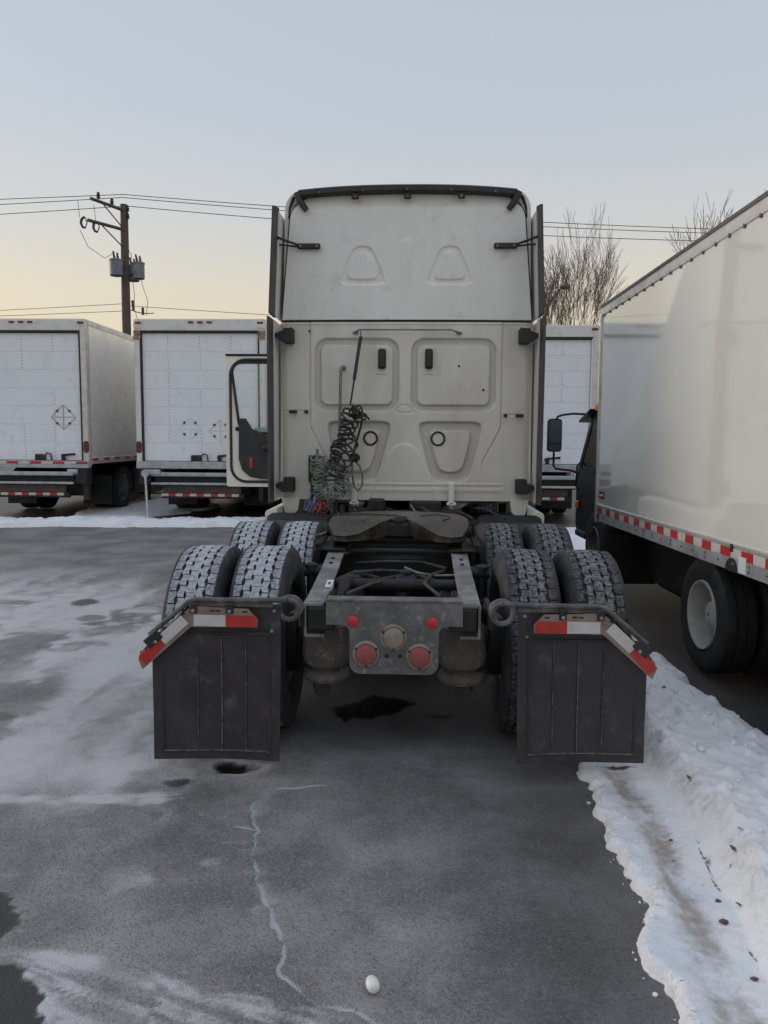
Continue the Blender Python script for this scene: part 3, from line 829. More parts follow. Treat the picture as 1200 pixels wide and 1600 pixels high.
lamp(0.136, 0.592, 0.066, 0.049, 'lamp_red')
for x, z in ((-0.186, 0.762), (0.197, 0.760)):
    tp('reflector', MB().lathe([(0.027, 3.630), (0.027, 3.622), (0.022, 3.619), (0.001, 3.618)], (x, 0, z), 'y', 24, cap=False), 'reflector_red', end)
for x in (-0.022, 0.042):
    tp('hole', MB().lathe([(0.012, 3.6295), (0.010, 3.6285), (0.001, 3.6285)], (x, 0, 0.594), 'y', 20, cap=False), 'seam_black', end)

# ---- cross tubes, axles, drive line, air bags
tp('cross_tube', MB().tube([(-0.37, 4.20, 0.835), (0.37, 4.20, 0.835)], 0.030, 14), 'under_steel')
tp('torque_rod', MB().tube([(-0.30, 4.02, 0.76), (-0.27, 4.16, 0.86), (-0.22, 4.28, 0.84)], 0.035, 10), 'under_steel')
tpe('cross_member', MB().box((0, 5.0, 0.78), (0.80, 0.12, 0.18), 0.01).box((0, 6.1, 0.80), (0.80, 0.14, 0.2), 0.01), 'under_steel')
for Yax in (4.3, 5.6):
    mb = MB().tube([(-1.0, Yax, 0.51), (-0.3, Yax, 0.51), (0.3, Yax, 0.51), (1.0, Yax, 0.51)], [0.075, 0.085, 0.085, 0.075], 16)
    mb.lathe([(0.03, -0.20), (0.12, -0.17), (0.19, -0.08), (0.20, 0.0), (0.17, 0.10), (0.10, 0.22), (0.06, 0.34)], (0.02, Yax, 0.50), 'y', 24)
    tp('drive_axle', mb, 'under_steel')
    for sx in (-1, 1):
        tp('brake_drum', MB().lathe([(0.05, -0.10), (0.20, -0.10), (0.205, 0.08), (0.05, 0.09)], (sx * 0.62, Yax, 0.51), 'x', 28), 'under_steel')
tpe('drive_shaft', MB().tube([(0.02, 4.6, 0.52), (0.02, 5.3, 0.54)], 0.05, 12).tube([(0.0, 5.95, 0.55), (0.0, 9.5, 0.72)], 0.06, 12), 'under_steel')
tp('belly_tank', MB().lathe([(0.02, -0.42), (0.12, -0.40), (0.14, -0.36), (0.14, 0.36), (0.12, 0.40), (0.02, 0.42)], (0, 6.5, 0.62), 'x', 20), 'under_steel')
tpe('engine', MB().box((0, 10.3, 0.95), (0.7, 1.2, 0.8), 0.08).box((0, 8.6, 0.72), (0.62, 2.6, 0.4), 0.06), 'under_steel')
for Yb in (3.93, 5.05):
    for sx in (-1, 1):
        z0 = 0.69
        prof = [(0.02, z0), (0.105, z0), (0.118, z0 - 0.015), (0.120, z0 - 0.09), (0.128, z0 - 0.13), (0.130, z0 - 0.175), (0.120, z0 - 0.215), (0.095, z0 - 0.235), (0.088, z0 - 0.245),
                (0.115, z0 - 0.262), (0.124, z0 - 0.285), (0.115, z0 - 0.305), (0.06, z0 - 0.312), (0.02, z0 - 0.313)]
        ab = tp('air_bag', MB().lathe(prof, (sx * 0.352 + 0.004, Yb, 0), 'z', 32), 'airbag_rubber')
        tp('bag_bracket', MB().box((sx * 0.36, Yb, z0 + 0.035), (0.17, 0.20, 0.06), 0.01), 'under_steel', ab)
        tp('spring_beam', MB().tube([(sx * 0.36, Yb - 0.1, z0 - 0.335), (sx * 0.40, Yb + 0.14, z0 - 0.335), (sx * 0.44, Yb + 0.38, 0.46)], 0.045, 10), 'under_steel', ab)
for sx in (-1, 1):                                     # shock absorbers between rail and wheels
    for Yb in (4.45, 5.75):
        tp('shock_absorber', MB().lathe([(0.02, 0.45), (0.04, 0.46), (0.04, 0.70), (0.028, 0.71), (0.028, 0.86), (0.04, 0.86), (0.04, 0.90), (0.02, 0.91)], (sx * 0.50, Yb, 0), 'z', 16), 'under_steel')
        tp('shock_mount', MB().tube([(sx * 0.43, Yb, 0.86), (sx * 0.54, Yb, 0.86)], 0.035, 14), 'under_steel')
tp('air_line', MB().tube([(0.05, 4.35, 0.905), (0.12, 4.30, 0.885), (0.22, 4.28, 0.872), (0.33, 4.30, 0.872)], 0.006, 8), 'pipe_grey')
tpe('rail_bolt', (lambda m_: [m_.lathe([(0.012, zz), (0.012, zz + 0.010), (0.006, zz + 0.011)], (sx_ * 0.385, yy, 0), 'z', 6) for sx_ in (-1, 1) for yy, zz in ((4.46, 0.902), (4.56, 0.914), (4.70, 0.931))] and m_)(MB()), 'under_steel')
tpe('rail_bolt', (lambda m_: [m_.lathe([(0.013, 0.0), (0.013, sx_ * 0.012), (0.006, sx_ * 0.013)], (sx_ * 0.43, yy, zz), 'x', 6) for sx_ in (-1, 1) for yy, zz in ((3.78, 0.80), (3.88, 0.74), (4.05, 0.82), (4.20, 0.76))] and m_)(MB()), 'bolt_steel')
for pts_ in ([(-0.30, 3.90, 0.80), (-0.22, 3.95, 0.84), (-0.12, 4.08, 0.86), (-0.05, 4.25, 0.84), (-0.12, 4.5, 0.80)], [(0.30, 3.85, 0.80), (0.22, 3.92, 0.845), (0.16, 4.05, 0.87), (0.2, 4.25, 0.88), (0.28, 4.5, 0.86)],
             [(-0.33, 4.3, 0.84), (-0.24, 4.36, 0.87), (-0.10, 4.55, 0.85), (0.12, 4.62, 0.83)], [(-0.26, 4.75, 0.86), (-0.05, 4.7, 0.88), (0.15, 4.75, 0.87), (0.3, 4.65, 0.85)]):
    tp('brake_hose', MB().tube(pts_, 0.010, 8), 'hose_black')
tp('relay_valve', MB().box((0.06, 4.42, 0.80), (0.12, 0.10, 0.10), 0.02).lathe([(0.035, 0.85), (0.035, 0.87), (0.02, 0.88)], (0.06, 4.42, 0), 'z', 12), 'under_steel')
tpe('wiring_loom', MB().tube([(-0.26, 4.6, 0.83), (-0.1, 4.5, 0.80), (0.1, 4.62, 0.82), (0.24, 4.45, 0.80), (0.3, 4.2, 0.8)], 0.014, 8)
   .tube([(-0.3, 4.7, 0.80), (-0.15, 4.42, 0.84), (0.0, 4.5, 0.78), (0.2, 4.7, 0.80)], 0.011, 8), 'hose_black')

# ---- fifth wheel
def zf(y):
    return 1.105 + (y - 5.0) * 0.035 if y > 4.98 else 1.104 - (4.98 - y) * 0.24
half = [(0.045, 5.12), (0.065, 5.03), (0.11, 4.95), (0.19, 4.82), (0.25, 4.73), (0.33, 4.69), (0.395, 4.71), (0.425, 4.80), (0.452, 4.92), (0.455, 5.08), (0.44, 5.22), (0.38, 5.33), (0.26, 5.41), (0.12, 5.445)]
outl = half + [(0.0, 5.45)] + [(-x, y) for x, y in half[::-1]]
fw = MB()
nn = len(outl)
vs = [(x, y, zf(y)) for x, y in outl] + [(x * 0.985, y + (0.01 if y < 5 else -0.006), zf(y) - 0.012) for x, y in outl] + \
     [(x * 0.97, y + 0.012, min(zf(y) - 0.03, zf(y) - 0.10 + 0.25 * max(0, 4.95 - y))) for x, y in outl]
hc = nn
fs = []
for k in range(2):
    for i in range(nn):
        fs.append((k * nn + i, k * nn + (i + 1) % nn, (k + 1) * nn + (i + 1) % nn, (k + 1) * nn + i))
ring_c = [(x * 0.55, 5.02 + (y - 5.02) * 0.62, zf(5.02 + (y - 5.02) * 0.62)) for x, y in outl]
fw.add(vs, fs)
# top skin as strips between matching left and right points
for i in range(len(half)):
    a0, a1 = outl[i], outl[i + 1] if i + 1 < nn else outl[0]
top_faces = []
rows = []
L = half + [(0.0, 5.45)]
import bmesh as _bm
def top_skin():
    bm = _bm.new()
    vv = [bm.verts.new((x, y, zf(y))) for x, y in outl]
    f = bm.faces.new(vv)
    _bm.ops.triangulate(bm, faces=[f])
    bm.verts.index_update()
    r = ([tuple(v.co) for v in bm.verts], [tuple(v.index for v in f_.verts) for f_ in bm.faces])
    bm.free()
    return r
fw.add(*top_skin())
fifth = tp('fifth_wheel', fw, 'grease_steel')
tp('jaw', MB().lathe([(0.02, 0), (0.055, 0.0), (0.06, 0.02), (0.05, 0.045), (0.02, 0.05)], (0, 5.10, 1.075), 'z', 18).box((0, 5.13, 1.03), (0.20, 0.18, 0.11), 0.02), 'under_steel', fifth)
tpe('grease_smear', MB().tube([(-0.25 + 0.25 * math.cos(rad(a)) + 0.02, 5.16 + 0.10 * math.sin(rad(a)), zf(5.16 + 0.10 * math.sin(rad(a))) + 0.001) for a in range(-20, 200, 20)], 0.006, 6)
   .tube([(0.24 + 0.10 * math.cos(rad(a)), 5.14 + 0.13 * math.sin(rad(a)), zf(5.14 + 0.13 * math.sin(rad(a))) + 0.001) for a in range(-60, 170, 20)], 0.005, 6), 'under_steel', fifth)
mb = MB()
for sx in (-1, 1):
    mb.prism([(4.70, 0.945), (5.32, 0.945), (5.10, 1.06), (4.96, 1.06)], sx * 0.40, sx * 0.43, 'x')
    mb.box((sx * 0.42, 5.0, 0.95), (0.20, 0.62, 0.012), 0.003)
    mb.lathe([(0.04, -0.03), (0.04, 0.03)], (sx * 0.445, 5.03, 1.03), 'x', 16)
    mb.box((sx * 0.505, 4.86, 0.965), (0.012, 0.40, 0.05), 0.003)
    for k in range(5):
        mb.box((sx * 0.49, 4.70 + k * 0.08, 0.985), (0.045, 0.03, 0.02), 0.004)
mb.box((0, 4.80, 0.935), (0.86, 0.06, 0.018), 0.003).box((0, 5.2, 0.935), (0.86, 0.06, 0.018), 0.003)
tpe('mounting_bracket', mb, 'under_steel', fifth)
tp('release_handle', MB().tube([(-0.44, 5.06, 1.02), (-0.52, 5.0, 1.0), (-0.56, 4.92, 1.0), (-0.54, 4.86, 1.0)], 0.012, 8), 'bolt_steel', fifth)
tp('lubricant_tag', MB().box((-0.235, 5.02, 1.118), (0.02, 0.01, 0.02)), 'tan_plate', fifth)

# ---- mud flaps on coiled spring hangers
def mud_flap(sx, dx, dz, tilt):
    yb = 3.50
    X = lambda v: sx * v + dx
    y_r = yb
    root = None
    cutx, cutz = 0.955, 0.862
    xi, xo, zt, zb = (0.525, 1.135, 0.862, 0.098) if sx < 0 else (0.558, 1.150, 0.862, 0.128)
    poly = [(xi, zt), (xi, zb), (xo, zb), (xo, 0.665), (cutx, zt)]
    nx, nz = 31, 37
    mb = MB()
    def sag(u, w):   # gentle curl of the hanging rubber
        return 0.022 * math.sin(u * 3.4 + 0.4) * (1 - w) + 0.045 * (1 - w) ** 2 * (u - 0.35) + 0.006 * math.sin(w * 5)
    us, ws = np.linspace(0, 1, nx), np.linspace(0, 1, nz)
    verts = {}
    front, back = [], []
    for w_ in ws:
        for u_ in us:
            x = xi + (xo - xi) * u_
            z = zb + (zt - zb) * w_
            lim = zt if x < cutx else zt - (x - cutx) * (zt - 0.665) / (xo - cutx)
            z = zb + (lim - zb) * w_
            front.append((X(x) + 0.012 * (1 - w_) * tilt, yb + sag(u_, w_), z + dz + tilt * 0.012 * (u_ - 0.5) * (1 - w_)))
    back = [(a, b_ + 0.010, c) for a, b_, c in front]
    k = nx * nz
    fs = []
    for i in range(nz - 1):
        for j in range(nx - 1):
            a = i * nx + j
            fs.append((a, a + 1, a + nx + 1, a + nx)); fs.append((k + a, k + a + nx, k + a + nx + 1, k + a + 1))
    rim_ = [j for j in range(nx)] + [i * nx + nx - 1 for i in range(1, nz)] + [(nz - 1) * nx + j for j in range(nx - 2, -1, -1)] + [i * nx for i in range(nz - 2, 0, -1)]
    for a, b_ in zip(rim_, rim_[1:] + rim_[:1]):
        fs.append((a, b_, k + b_, k + a))
    mb.add(front + back, fs)
    mb.attr = {'wear': [0.0] * len(mb.v)}
    flap = tp('mud_flap', mb, 'flap_rubber')
    def fp(x, z):
        u_, w_ = (x - xi) / (xo - xi), (z - zb) / (zt - zb)
        return (X(x) + 0.012 * (1 - w_) * tilt, yb + sag(u_, w_), z + dz + tilt * 0.012 * (u_ - 0.5) * (1 - w_))
    def ribbon(pts, wd, th, wear):
        r = MB()
        for (a, b_) in zip(pts[:-1], pts[1:]):
            n_ = 14
            dx_, dz_ = b_[0] - a[0], b_[1] - a[1]
            ln = math.hypot(dx_, dz_)
            ox, oz = -dz_ / ln * wd / 2, dx_ / ln * wd / 2
            secs = []
            for q in range(n_ + 1):
                t_ = q / n_
                cx_, cz_ = a[0] + dx_ * t_, a[1] + dz_ * t_
                l_, r_ = fp(cx_ + ox, cz_ + oz), fp(cx_ - ox, cz_ - oz)
                m_ = 0.35
                li, ri = fp(cx_ + ox * m_, cz_ + oz * m_), fp(cx_ - ox * m_, cz_ - oz * m_)
                secs.append([l_, (li[0], li[1] - th, li[2]), (ri[0], ri[1] - th, ri[2]), r_])
            r.loft(secs)
        vals = []
        for p in r.v:
            vals.append(wear if p[1] < fp(abs((p[0] - dx) / sx), p[2] - dz)[1] - th * 0.5 else 0.0)
        r.attr = {'wear': vals}
        return r
    for xr_, wear in ((xi + 0.165, 0.9), (xi + 0.28, 1.0), (xi + 0.395, 0.85)):
        tp('rib', ribbon([(xr_, zb + 0.05), (xr_, 0.70 if xr_ < 0.9 else 0.69)], 0.011, 0.007, wear), 'flap_rubber', flap)
    tp('rim_moulding', ribbon([(xi + 0.05, zb + 0.045), (xo - 0.05, zb + 0.045)], 0.014, 0.007, 1.0), 'flap_rubber', flap)
    tp('rim_moulding', ribbon([(xi + 0.05, zb + 0.045), (xi + 0.05, 0.72)], 0.014, 0.007, 0.55), 'flap_rubber', flap)
    tp('rim_moulding', ribbon([(xo - 0.05, zb + 0.045), (xo - 0.05, 0.66)], 0.014, 0.007, 0.6), 'flap_rubber', flap)
    tp('rim_moulding', ribbon([(xi + 0.05, 0.72), (0.99, 0.72)], 0.016, 0.008, 0.6), 'flap_rubber', flap)
    tp('top_band', ribbon([(xi + 0.05, 0.755), (0.96, 0.755)], 0.05, 0.005, 0.2), 'flap_rubber', flap)
    mb = MB()
    for x, z in ((xi + 0.03, 0.832), (xi + 0.04, 0.735)):
        p = fp(x, z); mb.lathe([(0.009, p[1]), (0.008, p[1] - 0.007), (0.001, p[1] - 0.009)], (p[0], 0, p[2]), 'y', 10, cap=False)
    tpe('bolt', mb, 'bolt_steel', flap)
    # hanger: flat coil at the frame, bar to the outside, bent down at the end
    cxr, czr = 0.488, 0.842 + dz
    pts = []
    for a in range(-75, 470, 15):
        r_ = 0.050 + (0.0 if a < 300 else 0.0)
        yo = 0.055 * (1 - (a + 75) / 545)
        pts.append((X(cxr) + sx * (-1) * r_ * math.cos(rad(a)) * (-1) * -1, yb - 0.035 + yo, czr + r_ * math.sin(rad(a))))
    pts = [(X(cxr) - sx * 0.050 * math.cos(rad(a)), yb - 0.03 + 0.09 * (1 - (a + 60) / 510), czr + 0.050 * math.sin(rad(a))) for a in range(450, -75, -15)]
    h = tp('hanger', MB().tube(pts, 0.0125, 10), 'hanger_steel')
    tp('hanger_bar', MB().tube([(X(cxr), yb - 0.028, czr + 0.050), (X(0.60), yb - 0.024, 0.886 + dz), (X(0.78), yb - 0.022, 0.884 + dz), (X(0.925), yb - 0.022, 0.884 + dz),
                               (X(0.955), yb - 0.02, 0.874 + dz), (X(1.06), yb - 0.018, 0.785 + dz), (X(1.145), yb - 0.016, 0.712 + dz)], 0.0125, 10)
       .box((X(0.76), yb - 0.02, 0.868 + dz), (0.40, 0.008, 0.028)), 'hanger_steel', h)
    tp('hanger_arm', MB().tube([(X(cxr), yb + 0.05, czr - 0.05), (X(0.45), yb + 0.2, 0.80 + dz), (X(0.44), yb + 0.35, 0.79)], 0.02, 10).box((X(0.452), yb + 0.30, 0.77), (0.03, 0.30, 0.10), 0.006), 'under_steel', h)
    # tan reflector plate with its tape, clamps and slots
    yp = yb - 0.040
    plate = [(0.628, 0.762), (0.625, 0.80), (0.672, 0.848), (0.905, 0.856), (0.955, 0.842), (1.145, 0.672), (1.175, 0.64), (1.185, 0.600), (1.168, 0.556), (0.94, 0.760)]
    pl = tp('reflector_plate', MB().prism([(X(x), z + dz) for x, z in plate], yp - 0.003, yp + 0.003), 'tan_plate', flap)
    def strip(a, b_, hw, mat, nm):
        dx_, dz_ = b_[0] - a[0], b_[1] - a[1]
        ln = math.hypot(dx_, dz_)
        ox, oz = -dz_ / ln * hw, dx_ / ln * hw
        q = [(a[0] + ox, a[1] + oz), (b_[0] + ox, b_[1] + oz), (b_[0] - ox, b_[1] - oz), (a[0] - ox, a[1] - oz)]
        return tp(nm, MB().prism([(X(x), z + dz) for x, z in q], yp - 0.0055, yp - 0.0035), mat, flap)
    strip((0.632, 0.790), (0.775, 0.791), 0.027, 'tape_red', 'red_tape')
    strip((0.776, 0.791), (0.925, 0.792), 0.027, 'tape_white', 'white_tape')
    strip((0.968, 0.795), (1.078, 0.694), 0.026, 'tape_white', 'white_tape')
    strip((1.079, 0.693), (1.170, 0.592), 0.026, 'tape_red', 'red_tape')
    if sx < 0:  # orange strip stands in for the glow on the left plate's end
        tp('edge_glow', MB().prism([(X(x), z + dz) for x, z in ((1.176, 0.64), (1.186, 0.600), (1.169, 0.556), (1.173, 0.554), (1.191, 0.600), (1.181, 0.642))], yp - 0.004, yp + 0.004), 'amber_edge', flap,
           label='orange glow painted on the end of the reflector plate')
    mb = MB()
    for x, z in ((0.685, 0.835), (0.81, 0.838), (0.838, 0.838)):
        mb.box((X(x), yp - 0.0035, z + dz), (0.022, 0.002, 0.008), rot=('Y', rad(0)))
    for x, z in ((0.975, 0.82), (1.06, 0.752), (1.09, 0.726), (1.15, 0.655)):
        mb.box((X(x), yp - 0.0035, z + dz), (0.022, 0.002, 0.009), rot=('Y', rad(42 * sx)))
    tpe('slot', mb, 'seam_black', flap)
    for x, z, an in ((0.755, 0.850, 0), (0.925, 0.850, 0), (1.118, 0.700, 42)):
        big = an != 0
        c = tp('clamp', MB().box((X(x), yp - 0.006, z + dz), (0.085 if big else 0.034, 0.012, 0.05), 0.004, rot=('Y', rad(an * sx))), 'black_plastic', flap)
        tp('clamp_bolt', MB().lathe([(0.009, yp - 0.012), (0.009, yp - 0.018), (0.003, yp - 0.020)], (X(x) - (sx * 0.015 if big else 0), 0, z + dz - 0.012), 'y', 8), 'bolt_steel', flap)
    return flap
mud_flap(-1, 0.012, 0.004, -1)
mud_flap(1, 0.028, 0.0, 1)

# ---- black quarter fenders ahead of the drive wheels
for sx in (-1, 1):
    secs = []
    for x in (0.60, 0.66, 1.19, 1.25):
        e = 0.03 if x in (0.60, 1.25) else 0.0
        secs.append([(sx * x, 6.18 + e, 0.60), (sx * x, 6.16 + e, 0.80), (sx * x, 6.20 + e, 0.895 - e), (sx * x, 6.28 + e, 0.925 - e), (sx * x, 6.50 - e, 0.93 - e), (sx * x, 6.54 - e, 0.90 - e), (sx * x, 6.54 - e, 0.60)])
    tp('quarter_fender', MB().loft(secs), 'rubber')
tp('deck_plate', MB().box((0, 6.75, 0.965), (0.90, 0.75, 0.012), 0.003), 'under_steel')
mb = MB().box((-0.25, 7.0, 1.02), (0.16, 0.12, 0.13), 0.02).box((0.2, 7.1, 1.0), (0.30, 0.12, 0.12), 0.02)
for k in range(5):
    mb.lathe([(0.025, 0.97), (0.025, 1.03), (0.012, 1.035), (0.012, 1.05)], (-0.62 + k * 0.08, 6.75, 0), 'z', 10)
tpe('valve_block', mb, 'under_steel')
for k in range(6):
    x0 = -0.75 + 0.28 * k
    tp('air_line', MB().tube([(x0, 7.05, 1.0), (x0 + 0.08, 6.9, 0.99 + 0.02 * (k % 2)), (x0 + 0.16, 6.8, 0.975), (x0 + 0.22, 6.5, 0.965)], 0.011, 8), 'hose_black')
tp('air_line', MB().tube([(0.055, 7.12, 1.03), (0.07, 7.0, 1.02), (0.10, 6.9, 0.985), (0.145, 6.8, 0.962)], 0.010, 8), 'pipe_grey', label='pale hose dangling under the sleeper wall')
for sx in (-1, 1):
    tp('air_tank', MB().lathe([(0.01, -0.3), (0.09, -0.28), (0.115, -0.24), (0.115, 0.24), (0.09, 0.28), (0.01, 0.3)], (sx * 0.95, 6.9, 0.84), 'x', 20), 'under_steel')
    tp('battery_box', MB().box((sx * 0.85, 7.6, 0.62), (0.55, 0.9, 0.5), 0.03), 'under_steel')

# ---- cab and sleeper
def cab_out(y, hw, z0, z1, r, rb=0.05):
    o = rrect(hw, z0, z1, r, 6)
    o = [(x * (1 - 0.055 * min(1, max(0, (z - 2.75) / 1.15))), z) for x, z in o]
    return [(x, y, z) for x, z in o]
secs = [cab_out(7.365, 1.198, 1.05, 3.925, 0.17), cab_out(7.40, 1.204, 1.04, 3.935, 0.17), cab_out(7.75, 1.204, 1.0, 3.94, 0.18), cab_out(8.15, 1.19, 0.95, 3.72, 0.2), cab_out(8.6, 1.16, 0.95, 3.25, 0.22),
        cab_out(9.05, 1.13, 0.95, 2.78, 0.2), cab_out(9.75, 1.08, 0.95, 2.05, 0.18), cab_out(10.6, 1.0, 0.9, 1.85, 0.2), cab_out(11.25, 0.93, 0.6, 1.65, 0.25), cab_out(11.4, 0.85, 0.65, 1.5, 0.25)]
tp('cab_body', MB().loft(secs), 'cab_paint_clean', angle=40)
tp('windshield', MB().loft([[(-1.0, 9.12, 2.73), (1.0, 9.12, 2.73), (1.0, 9.10, 2.69), (-1.0, 9.10, 2.69)], [(-1.0, 9.75, 2.10), (1.0, 9.75, 2.10), (1.0, 9.73, 2.06), (-1.0, 9.73, 2.06)]]), 'dark_glass')
def sd_rr(x, z, cx, cz, hx, hz, r):
    qx, qz = np.abs(x - cx) - hx + r, np.abs(z - cz) - hz + r
    return np.hypot(np.maximum(qx, 0), np.maximum(qz, 0)) + np.minimum(np.maximum(qx, qz), 0) - r
def sd_cvx(x, z, pts, k=0.035):
    """convex polygon with softly rounded corners"""
    acc = 0
    for (x0, z0), (x1, z1) in zip(pts, pts[1:] + pts[:1]):
        ln = math.hypot(x1 - x0, z1 - z0)
        nx_, nz_ = (z1 - z0) / ln, -(x1 - x0) / ln
        acc = acc + np.exp(((x - x0) * nx_ + (z - z0) * nz_) / k)
    return k * np.log(acc)
def groove(d, w, depth, s=0.02):
    return depth * sstep(-w, -w + s, d) * sstep(0.0, -s, d)
# lower sleeper wall
X, Z = np.meshgrid(np.linspace(-1, 1, 420), np.linspace(1.045, 2.712, 300))
HW = 1.203 - (Z - 1.045) * 0.008
XX = X * HW
D = np.zeros_like(XX)
for s_ in (-1, 1):
    D += groove(sd_rr(XX, Z, s_ * 0.455 - 0.005, 2.225, 0.405, 0.345, 0.13), 0.075, 0.034, 0.020)
    D += -0.006 * sstep(0.004, -0.004, sd_rr(XX, Z, s_ * 0.218 - 0.005, 2.36, 0.055, 0.13, 0.02))
    trap = [(0.105 * s_, 1.80), (0.755 * s_, 1.80), (0.62 * s_, 1.22), (0.26 * s_, 1.22)]
    if s_ > 0: trap = trap[::-1]
    D += groove(sd_cvx(XX + 0.005, Z, trap), 0.100, 0.044, 0.024)
    # edge of the side panels: vertical, then slanting inwards
    sx_ = s_ * np.interp(Z, [1.045, 1.42, 1.74, 2.72], [0.70, 0.74, 0.905, 0.905])
    D += 0.016 * np.exp(-((XX - sx_) / 0.008) ** 2) * sstep(1.30, 1.42, Z)
    D += 0.006 * sstep(0.0, 0.012, s_ * (XX - sx_)) * sstep(1.25, 1.40, Z)
    D += 0.010 * np.exp(-((Z - (1.885 if s_ < 0 else 1.86)) / 0.006) ** 2) * sstep(0.92, 0.93, s_ * XX) * sstep(1.08 if s_ > 0 else 1.3, 1.07 if s_ > 0 else 1.29, s_ * XX)
tri = [(-0.13, 1.86), (0.13, 1.86), (0.045, 1.965), (-0.045, 1.965)]
D += groove(sd_cvx(XX + 0.005, Z, tri, 0.02), 0.022, 0.006, 0.01)
D += groove(sd_cvx(XX + 0.005, Z, [(-0.06, 2.625), (0.06, 2.625), (0.045, 2.665), (-0.045, 2.665)], 0.012), 0.012, 0.005, 0.006)
arch = [(-0.36, 1.0), (0.36, 1.0), (0.10, 1.60), (-0.10, 1.60)]
D += -0.014 * sstep(0.01, -0.015, sd_cvx(XX + 0.005, Z, arch, 0.05))
for zc, hz in ((1.20, 0.012), (1.145, 0.02)):
    D += -0.007 * np.exp(-((Z - zc) / hz) ** 2) * sstep(0.95, 0.9, np.abs(XX))
D += -0.006 * np.exp(-((Z - 2.70) / 0.012) ** 2)
for xc in (-0.56, 0.62):
    for zc in (1.955, 1.92, 1.885):
        if xc < 0: D += -0.005 * np.exp(-((Z - zc) / 0.008) ** 2) * np.exp(-((XX + 0.66) / 0.07) ** 4)
Yw = 7.30 + D + 0.055 * sstep(1.10, 1.205, np.abs(XX)) ** 1.5 + 0.02 * (XX / 1.2) ** 2
mbw = MB().grid(XX, Yw, Z)
mbw.attr = {'dirt': np.clip(D / 0.03, 0, 1) * 0.75 + 0.30 * np.clip(-D / 0.008, 0, 1) * (Z < 1.25)}  # tone deepens with groove depth and on the low ridges
wall = tp('sleeper_wall', mbw, 'cab_paint_grimy', angle=180)
def wy(x, z):                                       # surface of the rear wall
    return 7.30 + 0.02 * (x / 1.2) ** 2
# upper fairing wall
X, Z = np.meshgrid(np.linspace(-1, 1, 300), np.linspace(2.735, 3.865, 170))
HW = 1.165 - 0.088 * (Z - 2.735)
rr_ = 0.22
HW = HW - np.where(Z > 3.865 - rr_, rr_ - np.sqrt(np.clip(rr_ ** 2 - (Z - 3.865 + rr_) ** 2, 0, None)), 0)
XX = X * HW
D = np.zeros_like(XX)
for s_ in (-1, 1):
    c_ = s_ * 0.405 - 0.005
    tz = [(c_ - 0.235, 3.05), (c_ + 0.235, 3.05), (c_ + 0.085, 3.41), (c_ - 0.085, 3.41)]
    D += groove(sd_cvx(XX, Z, tz, 0.028), 0.055, 0.015, 0.013)
D += -0.010 * sstep(0.02, -0.02, sd_rr(XX, Z, 0.005, 3.24, 0.055, 0.22, 0.05)) * sstep(3.0, 3.3, Z)
Yw = 7.295 + D + 0.03 * (XX / 1.17) ** 2 + 0.04 * sstep(3.70, 3.865, Z) + 0.004 * (fbm(XX * 2 + 5, Z * 2, 3, 81) - 0.5)
upper = tp('fairing_wall', MB().grid(XX, Yw, Z), 'cab_paint', angle=180)
edge_pts = [(-HW[i, 0] - 0.006, 7.335, Z[i, 0]) for i in range(0, 170, 6)]
tp('wall_seam', MB().tube(edge_pts, 0.007, 6), 'seam_black', upper)
tp('wall_seam', MB().tube([(-x, y, z) for x, y, z in edge_pts], 0.007, 6), 'seam_black', upper)
tp('wall_seam', MB().box((0, 7.325, 2.7235), (2.34, 0.02, 0.016)), 'seam_black', upper)
# dark rubber lip over the fairing
lip_pts = [(x, 7.275 + 0.03 * (x / 1.0) ** 2, 3.905 - 0.035 * (abs(x) / 1.0) ** 2.5) for x in np.linspace(-1.0, 1.0, 25)]
secs = []
for x, y, z in lip_pts:
    secs.append([(x, y + 0.06, z + 0.035), (x, y - 0.02, z + 0.034), (x, y - 0.045, z + 0.018), (x, y - 0.045, z - 0.022), (x, y - 0.03, z - 0.032), (x, y + 0.06, z - 0.03)])
lip = tp('roof_lip', MB().loft(secs), 'rubber')
mb = MB()
for k in range(5): mb.lathe([(0.008, 7.228), (0.006, 7.222), (0.001, 7.221)], (-0.8 + 0.4 * k, 0, 3.885 - 0.02 * abs(k - 2) ** 2 / 4), 'y', 8, cap=False)
tpe('rivet', mb, 'bolt_steel', lip)
for x in (-0.475, 0.005, 0.495):
    t_ = tp('lip_tab', MB().box((x, 7.265, 3.838), (0.065, 0.02, 0.055), 0.006), 'black_plastic', lip)
    tp('bolt', MB().lathe([(0.010, 7.255), (0.008, 7.249), (0.001, 7.248)], (x, 0, 3.832), 'y', 10, cap=False), 'bolt_steel', lip)
for sx in (-1, 1):
    tp('corner_bracket', MB().tube([(sx * 1.02, 7.27, 3.87), (sx * 0.98, 7.265, 3.79), (sx * 0.925, 7.27, 3.715)], [0.028, 0.032, 0.026], 8)
       .lathe([(0.014, 7.243), (0.012, 7.236), (0.001, 7.235)], (sx * 0.93, 0, 3.72), 'y', 10, cap=False), 'black_plastic', lip)
    tp('edge_trim', MB().tube([(sx * 1.01, 7.32, 3.885), (sx * 1.06, 7.325, 3.83), (sx * 1.09, 7.33, 3.75), (sx * 1.10, 7.33, 3.66)], [0.02, 0.018, 0.012, 0.006], 8), 'seam_black', lip)

